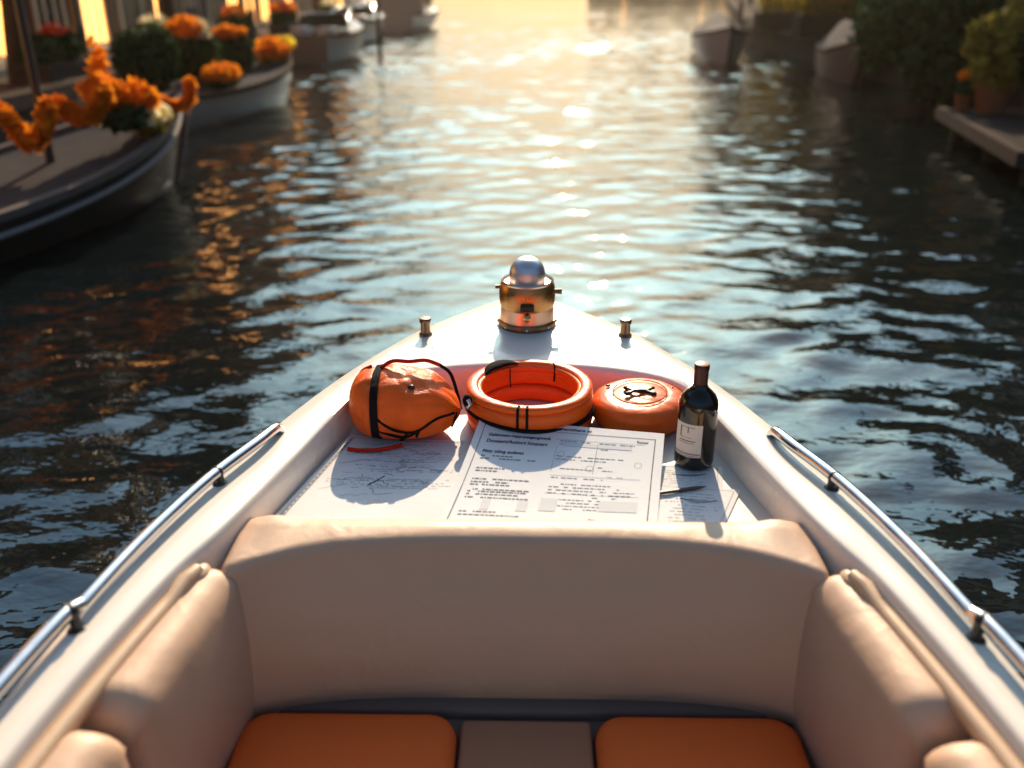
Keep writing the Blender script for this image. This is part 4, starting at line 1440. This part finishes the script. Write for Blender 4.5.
# pencil
pn = thing('pencil', 'short dark pencil lying across the loose notes', 'pencil', (0, 0, 0))
A, B_ = Vector((0.255, 1.652, ZT + 0.0085)), Vector((0.372, 1.684, ZT + 0.0085))
MB().tube([A[:], B_[:]], 0.0042, 6).build('shaft', WOODP, pn, smooth=False)
MB().tube([B_[:], (B_ + (B_ - A).normalized() * 0.022)[:]], [0.0042, 0.0006], 8).build('tip', mat('pencil_tip', (0.1, 0.085, 0.075), 0.5), pn)

# ------------------------------------------------------------------ wine bottle
bt = thing('wine_bottle', 'dark wine bottle with cream label and red capsule', 'bottle', (0.384, 1.805, ZT + 0.004))
BZ = 0.83
prof = [(0.001, 0.006), (0.030, 0.002), (0.039, 0.0), (0.0425, 0.004), (0.0438, 0.012), (0.0440, 0.03), (0.0440, 0.17), (0.0435, 0.180), (0.0415, 0.192), (0.0370, 0.204), (0.029, 0.215), (0.0205, 0.224), (0.0160, 0.234), (0.0148, 0.246), (0.0145, 0.28), (0.001, 0.281)]
MB().lathe([(a, c * BZ) for a, c in prof], seg=64).build('glass_body', GLASSB, bt, ang=60)
MB().lathe([(a, c * BZ) for a, c in [(0.0157, 0.238), (0.0156, 0.275), (0.0166, 0.278), (0.0168, 0.290), (0.0160, 0.2935)]], seg=40).build('capsule', CAPS, bt)
MB().lathe([(a, c * BZ) for a, c in [(0.0160, 0.2936), (0.012, 0.2955), (0.001, 0.296)]], seg=40).build('capsule_top', CORKM, bt)


def cyl_patch(mb, a0, a1, z0, z1, r, k=14):
    vs = []
    for i in range(k + 1):
        a = R(a0 + (a1 - a0) * i / k)
        vs += [(r * math.cos(a), r * math.sin(a), z0 * BZ), (r * math.cos(a), r * math.sin(a), z1 * BZ)]
    mb.add(vs, [(2 * i, 2 * i + 2, 2 * i + 3, 2 * i + 1) for i in range(k)])


lb = MB()
A0, A1 = -172, -83
cyl_patch(lb, A0, A1, 0.042, 0.138, 0.0444, 20)
lbo = lb.build('label', LABELM, bt, fixn=False)
ln = MB()
LINK_ = mat('label_ink', (0.10, 0.08, 0.075), 0.7)
cyl_patch(ln, A0 + 2, A1 - 2, 0.050, 0.0525, 0.0447)
cyl_patch(ln, A0 + 2, A1 - 2, 0.045, 0.0462, 0.0447)
ln.build('label_border', LINK_, lbo, smooth=False, fixn=False)
ln = MB()
cyl_patch(ln, A0 + 22, A1 - 18, 0.088, 0.0905, 0.0447)
cyl_patch(ln, A0 + 16, A1 - 22, 0.082, 0.0833, 0.0447)
LINK_ = mat('label_ink', (0.10, 0.08, 0.075), 0.7)
ln.build('label_lines', LINK_, lbo, smooth=False, fixn=False)
ln = MB()
cyl_patch(ln, -150, -146, 0.098, 0.130, 0.0447, 2)
cyl_patch(ln, -150, -105, 0.1285, 0.130, 0.0447)
cyl_patch(ln, -150, -112, 0.098, 0.0992, 0.0447)
cyl_patch(ln, -126, -123, 0.112, 0.1285, 0.0447, 2)
ln.build('label_mark', LINK_, lbo, smooth=False, fixn=False)

# ------------------------------------------------------------------ orange ring buoy
RX, RY = 0.012, 2.022
rg = thing('life_ring', 'orange life ring of stacked tubes with black straps', 'life ring', (RX, RY, ZT), 0)
rg.scale = (1.0, 1.0, 0.84)


def ringtube(mb, r0, z, a, b_, seg=72, sec=16, pw=2.6):
    rings = []
    for i in range(seg):
        t = 2 * PI * i / seg
        sec_ = []
        for j in range(sec):
            q = 2 * PI * j / sec
            ca, sa = math.cos(q), math.sin(q)
            x = a * abs(ca) ** (2 / pw) * (1 if ca > 0 else -1)
            zz = b_ * abs(sa) ** (2 / pw) * (1 if sa > 0 else -1)
            wob = 1 + 0.006 * math.sin(3 * t + z * 40) + 0.004 * math.sin(7 * t + 1)
            sec_.append(((r0 * wob + x) * math.cos(t), (r0 * wob + x) * math.sin(t), z + zz))
        rings.append(sec_)
    rings.append(rings[0])
    mb.loft(rings, cap0=False, cap1=False)


m_ = MB()
ringtube(m_, 0.134, 0.025, 0.023, 0.025)
m_.build('lower_tube', ORPVC, rg, ang=60)
m_ = MB()
ringtube(m_, 0.138, 0.078, 0.019, 0.027, pw=2.9)
m_.build('middle_tube', ORPVC, rg, ang=60)
m_ = MB()
ringtube(m_, 0.140, 0.113, 0.0155, 0.012)
m_.build('outer_rim', ORPVC, rg, ang=60)
m_ = MB()
ringtube(m_, 0.1265, 0.107, 0.0095, 0.0105)
m_.build('inner_rim', ORPVC, rg, ang=60)
m_ = MB()
ringtube(m_, 0.129, 0.080, 0.008, 0.022, pw=3)
m_.build('inner_wall', ORPVC, rg, ang=60)
# black band round the waist, and vertical straps
m_ = MB()
pts = [(0.1575 * math.cos(t), 0.1575 * math.sin(t), 0.058 + 0.006 * math.sin(t * 2)) for t in [R(150 + 5 * i) for i in range(49)]]
m_.tube(pts, 0.0055, 8)
m_.build('waist_rope', STRAP, rg)


def strap_over(mb, ang, wd, r_in=0.1, r_out=0.158, zb=0.05, zt=0.131):
    t = R(ang)
    e = Vector((math.cos(t), math.sin(t), 0))
    q = Vector((-e.y, e.x, 0))
    prof_ = [(0.1585, 0.055), (0.1588, 0.078), (0.1575, 0.095), (0.1572, 0.114), (0.152, 0.1245), (0.140, 0.1268), (0.132, 0.1225), (0.1265, 0.1185), (0.1185, 0.114), (0.1160, 0.104)]
    rings = []
    for r_, z in prof_:
        c = e * r_ + Vector((0, 0, z))
        rings.append([c - q * wd / 2, c + q * wd / 2])
    vs = [p_ for rr2 in rings for p_ in rr2]
    mb.add(vs, [(2 * i, 2 * i + 1, 2 * i + 3, 2 * i + 2) for i in range(len(prof_) - 1)])


m_ = MB()
strap_over(m_, -100.5, 0.0065)
strap_over(m_, -92.5, 0.0065)
m_.build('front_strap', STRAP, rg, fixn=False)
m_ = MB()
t0 = 128
for k, (a, rr2, z, wd) in enumerate(((112, 0.137, 0.131, 0.014), (122, 0.141, 0.134, 0.018), (133, 0.146, 0.134, 0.018), (143, 0.150, 0.131, 0.013))):
    pass
m_.tube(cr([(0.128 * math.cos(R(a)), 0.128 * math.sin(R(a)), z) for a, z in ((104, 0.122), (114, 0.129), (126, 0.131), (140, 0.129), (152, 0.120))], 16), [0.007 + 0.011 * math.sin(PI * i / 15) for i in range(16)], 10, flat=0.45)
m_.build('buckle', STRAP, rg)
m_ = MB()
m_.tube(cr([(0.060, 0.118, 0.128), (0.063, 0.108, 0.127), (0.064, 0.101, 0.11), (0.063, 0.1, 0.075)], 14), 0.0022, 6)
m_.tube(cr([(-0.050, 0.090, 0.122), (-0.050, 0.092, 0.09), (-0.049, 0.088, 0.06)], 10), 0.0015, 6)
m_.build('inner_cord', STRAP, rg)

# ------------------------------------------------------------------ orange round float with a black handle
fx, fy = 0.283, 2.022
fb = thing('round_float', 'flat round orange float with a black four ended handle on top', 'float', (fx, fy, ZT), R(0))
prof = [(0.001, 0.004), (0.085, 0.0), (0.100, 0.006), (0.109, 0.020), (0.112, 0.040), (0.110, 0.056), (0.103, 0.068), (0.090, 0.076), (0.070, 0.080), (0.062, 0.079), (0.058, 0.081), (0.030, 0.083), (0.001, 0.083)]
rings = []
for r_, z in prof:
    r_ *= 1.06
    z *= 0.97
    rings.append([((r_ * (1 + 0.012 * math.sin(3 * t + 0.5))) * math.cos(t), (r_ * (1 + 0.010 * math.sin(2 * t))) * math.sin(t), z + 0.004 * math.sin(t + 1) * (z > 0.05)) for t in [2 * PI * j / 72 for j in range(72)]])
MB().loft(rings).build('body', ORPVC, fb, ang=60)
k = MB()
zz = 0.0848
k.tube(cr([(-0.022, -0.004, zz), (0.0, -0.002, zz + 0.001), (0.022, -0.004, zz)], 8), 0.0075, 10, flat=0.55)
for sx in (-1, 1):
    for sy in (-1, 1):
        k.tube(cr([(sx * 0.018, -0.004, zz), (sx * 0.027, sy * 0.010 - 0.002, zz), (sx * 0.037, sy * 0.019, zz - 0.001)], 8), [0.0075, 0.0068, 0.0064, 0.006, 0.006, 0.0062, 0.0068, 0.0075], 10, flat=0.55)
        k.sphere((sx * 0.038, sy * 0.020, zz - 0.001), (0.0088, 0.0075, 0.005), 12, 8)
hd_ = k.build('handle', BLACKM, fb)
hd_.scale = (0.85, 0.85, 1.0)
k = MB()
pts = [(0.066 * math.cos(t), 0.066 * math.sin(t), 0.0815 + 0.004 * math.sin(t + 1)) for t in [2 * PI * i / 60 for i in range(60)]]
k.tube(pts, 0.0016, 6, closed=True)
k.build('seam', mat('dark_orange_seam', (0.45, 0.07, 0.01), 0.5), fb)
k = MB()
for a, r_ in ((20, 0.088), (150, 0.086)):
    k.sphere((r_ * math.cos(R(a)), r_ * math.sin(R(a)), 0.078), (0.006, 0.006, 0.003), 10, 6)
k.build('eyelet', BLACKM, fb)

# ------------------------------------------------------------------ orange bag
bgx, bgy = -0.287, 1.955
bag = thing('dry_bag', 'plump orange dry bag tied with black straps and a red cord', 'bag', (bgx, bgy, ZT + 0.002), R(0))


def bag_pt(u, v):
    """u along the long axis (-1 left .. 1 right, gathered end), v angle round it"""
    x = 0.133 * u
    e = max(0, 1 - abs(u) ** 3.4) ** 0.42 if u < 0 else max(0, 1 - abs(u) ** 2.3) ** 0.62
    ry, rz_ = 0.100 * e, 0.078 * e
    cy, cz = math.cos(v), math.sin(v)
    # slightly boxy round cross-section, flattened on the table
    k_ = (abs(cy) ** 2.5 + abs(cz) ** 2.5) ** (-1 / 2.5)
    pl = 1 + 0.030 * math.sin(5 * v + 2 * u) * max(0, u + 0.35) + 0.035 * math.sin(9 * v - 3 + 2 * u) * max(0, u) ** 1.1 + 0.018 * math.sin(u * 7 + 2 * math.sin(v)) + 0.02 * math.sin(13 * v + 6 * u) * max(0, u) + 0.016 * math.sin(4 * v + 9 * u + 2 * math.sin(3 * v)) - 0.03 * math.exp(-((u - 0.1 - 0.2 * math.sin(v * 2)) / 0.07) ** 2) * max(0, math.sin(v - 0.2))
    pl -= 0.05 * max(0, u + 0.1) * (1 - abs(math.sin(3.5 * v + 0.6 * u))) ** 3 + 0.03 * max(0, 0.2 - u) * (1 - abs(math.sin(4.5 * v + 2.0 * u + 1))) ** 4
    strap = 1 - 0.055 * math.exp(-((u + 0.46) / 0.09) ** 2)
    y = ry * cy * k_ * pl * strap
    z = 0.078 + rz_ * cz * k_ * pl * strap + 0.012 * (u < 0.3) * e * (cz > 0) * cz * (0.3 - u)
    z -= 0.02 * max(0, u - 0.5) * 2
    return Vector((x, y, max(z, 0.0015)))


NU, NV = 96, 128
b_ = MB()
rings = [[bag_pt(-0.999 + 1.998 * (0.5 - 0.5 * math.cos(PI * i / NU)), 2 * PI * j / NV) for j in range(NV)] for i in range(NU + 1)]
b_.loft(rings)
b_.build('bag_body', ORFAB, bag, ang=70)


def on_bag(u, v, off=0.003):
    p_ = bag_pt(u, v)
    c = Vector((p_.x, 0, 0.078))
    d_ = (p_ - c).normalized()
    q = p_ + d_ * off
    q.z = max(q.z, 0.003)
    return q


b_ = MB()
rings = []
for j in range(61):
    v = R(-150 + 300 * j / 60 + 0)
    v = R(-95 + 275 * j / 60) - PI
    rings.append([on_bag(-0.46 - 0.07, v, 0.0005), on_bag(-0.46 - 0.065, v, 0.0045), on_bag(-0.46 + 0.065, v, 0.0045), on_bag(-0.46 + 0.07, v, 0.0005)])
rings = []
for j in range(73):
    v = 2 * PI * j / 72
    rings.append([on_bag(-0.535, v, 0.0), on_bag(-0.53, v, 0.0045), on_bag(-0.40, v, 0.0045), on_bag(-0.395, v, 0.0)])
b_.loft(rings)
b_.build('strap', STRAP, bag, ang=60)
F_ = PI               # direction towards the camera (-y)
b_ = MB()
cords = [[(-0.44, F_ - 0.05), (-0.2, F_ + 0.28), (0.05, F_ + 0.42), (0.3, F_ + 0.38), (0.62, F_ + 0.02), (0.9, F_ - 0.25)],
         [(-0.5, F_ + 0.35), (-0.2, F_ + 0.55), (0.05, F_ + 0.62), (0.25, F_ + 0.45)],
         [(0.1, F_ + 0.46), (0.02, F_ + 0.75), (-0.05, F_ + 0.95)],
         [(0.32, F_ + 0.36), (0.26, F_ + 0.6)],
         [(0.94, F_ - 0.3), (0.9, F_ + 0.4), (0.85, F_ + 0.9)]]
for c in cords:
    P = cr([on_bag(u, v, 0.0025) for u, v in c], 24)
    b_.tube(P, 0.0033, 8)
b_.build('tie_cord', STRAP, bag)
b_ = MB()
P = cr([on_bag(-0.42, PI / 2 - 0.15, 0.004), on_bag(-0.2, PI / 2 - 0.1, 0.016), on_bag(0.1, PI / 2 - 0.1, 0.022), on_bag(0.38, PI / 2 - 0.15, 0.028), on_bag(0.62, PI / 2 - 0.25, 0.030)], 26)
b_.tube(P, 0.0048, 10)
b_.tube(cr([on_bag(-0.62, PI / 2 - 0.3, 0.004), on_bag(-0.85, PI / 2 - 0.8, 0.006), on_bag(-0.95, PI - 0.3 - PI / 2 - 1.2, 0.006)], 16), 0.004, 8)
b_.build('red_cord', REDC, bag)
b_ = MB()
gp = [Vector((-0.125, -0.108, 0.0075)), Vector((-0.09, -0.112, 0.006)), Vector((-0.045, -0.106, 0.006)), Vector((0.0, -0.088, 0.008))]
b_.tube(cr(gp, 16), 0.0048, 10)
b_.build('pull_strap', REDC, bag)
b_ = MB()
P = cr([on_bag(0.62, PI / 2 - 0.25, 0.030), on_bag(0.80, PI / 2 - 0.5, 0.030), on_bag(0.93, PI / 2 - 0.9, 0.016), on_bag(0.985, 0.0, 0.006)], 18)
b_.tube(P, 0.0042, 10)
b_.sphere((0.150, -0.012, 0.088), (0.012, 0.012, 0.016), 12, 8)
b_.build('cord_end', STRAP, bag)
MB().tube([(0.152, -0.02, 0.095), (0.158, -0.026, 0.085), (0.152, -0.024, 0.074)], 0.0055, 8).build('clasp', STEEL, bag)
pb_ = on_bag(0.18, PI - 0.95, 0.001)
b_ = MB().sphere(pb_[:], (0.009, 0.007, 0.006), 14, 8)
b_.build('badge', mat('navy_badge', (0.015, 0.012, 0.03), 0.4), bag)

# ------------------------------------------------------------------ evening haze over the canal
hz = MB().box(-345, 345, -345, 345, -3.0, 24.0).build('haze', bpy.data.materials.new('haze_air'), None, smooth=False)
hz['kind'] = 'stuff'
hm = hz.data.materials[0]
hm.use_nodes = True
hn = hm.node_tree.nodes
hn.remove(hn['Principled BSDF'])
pv = hn.new('ShaderNodeVolumePrincipled')
pv.inputs['Color'].default_value = (1.0, 0.84, 0.62, 1)
pv.inputs['Density'].default_value = 0.0006
pv.inputs['Anisotropy'].default_value = 0.75
hm.node_tree.links.new(pv.outputs[0], hn['Material Output'].inputs['Volume'])
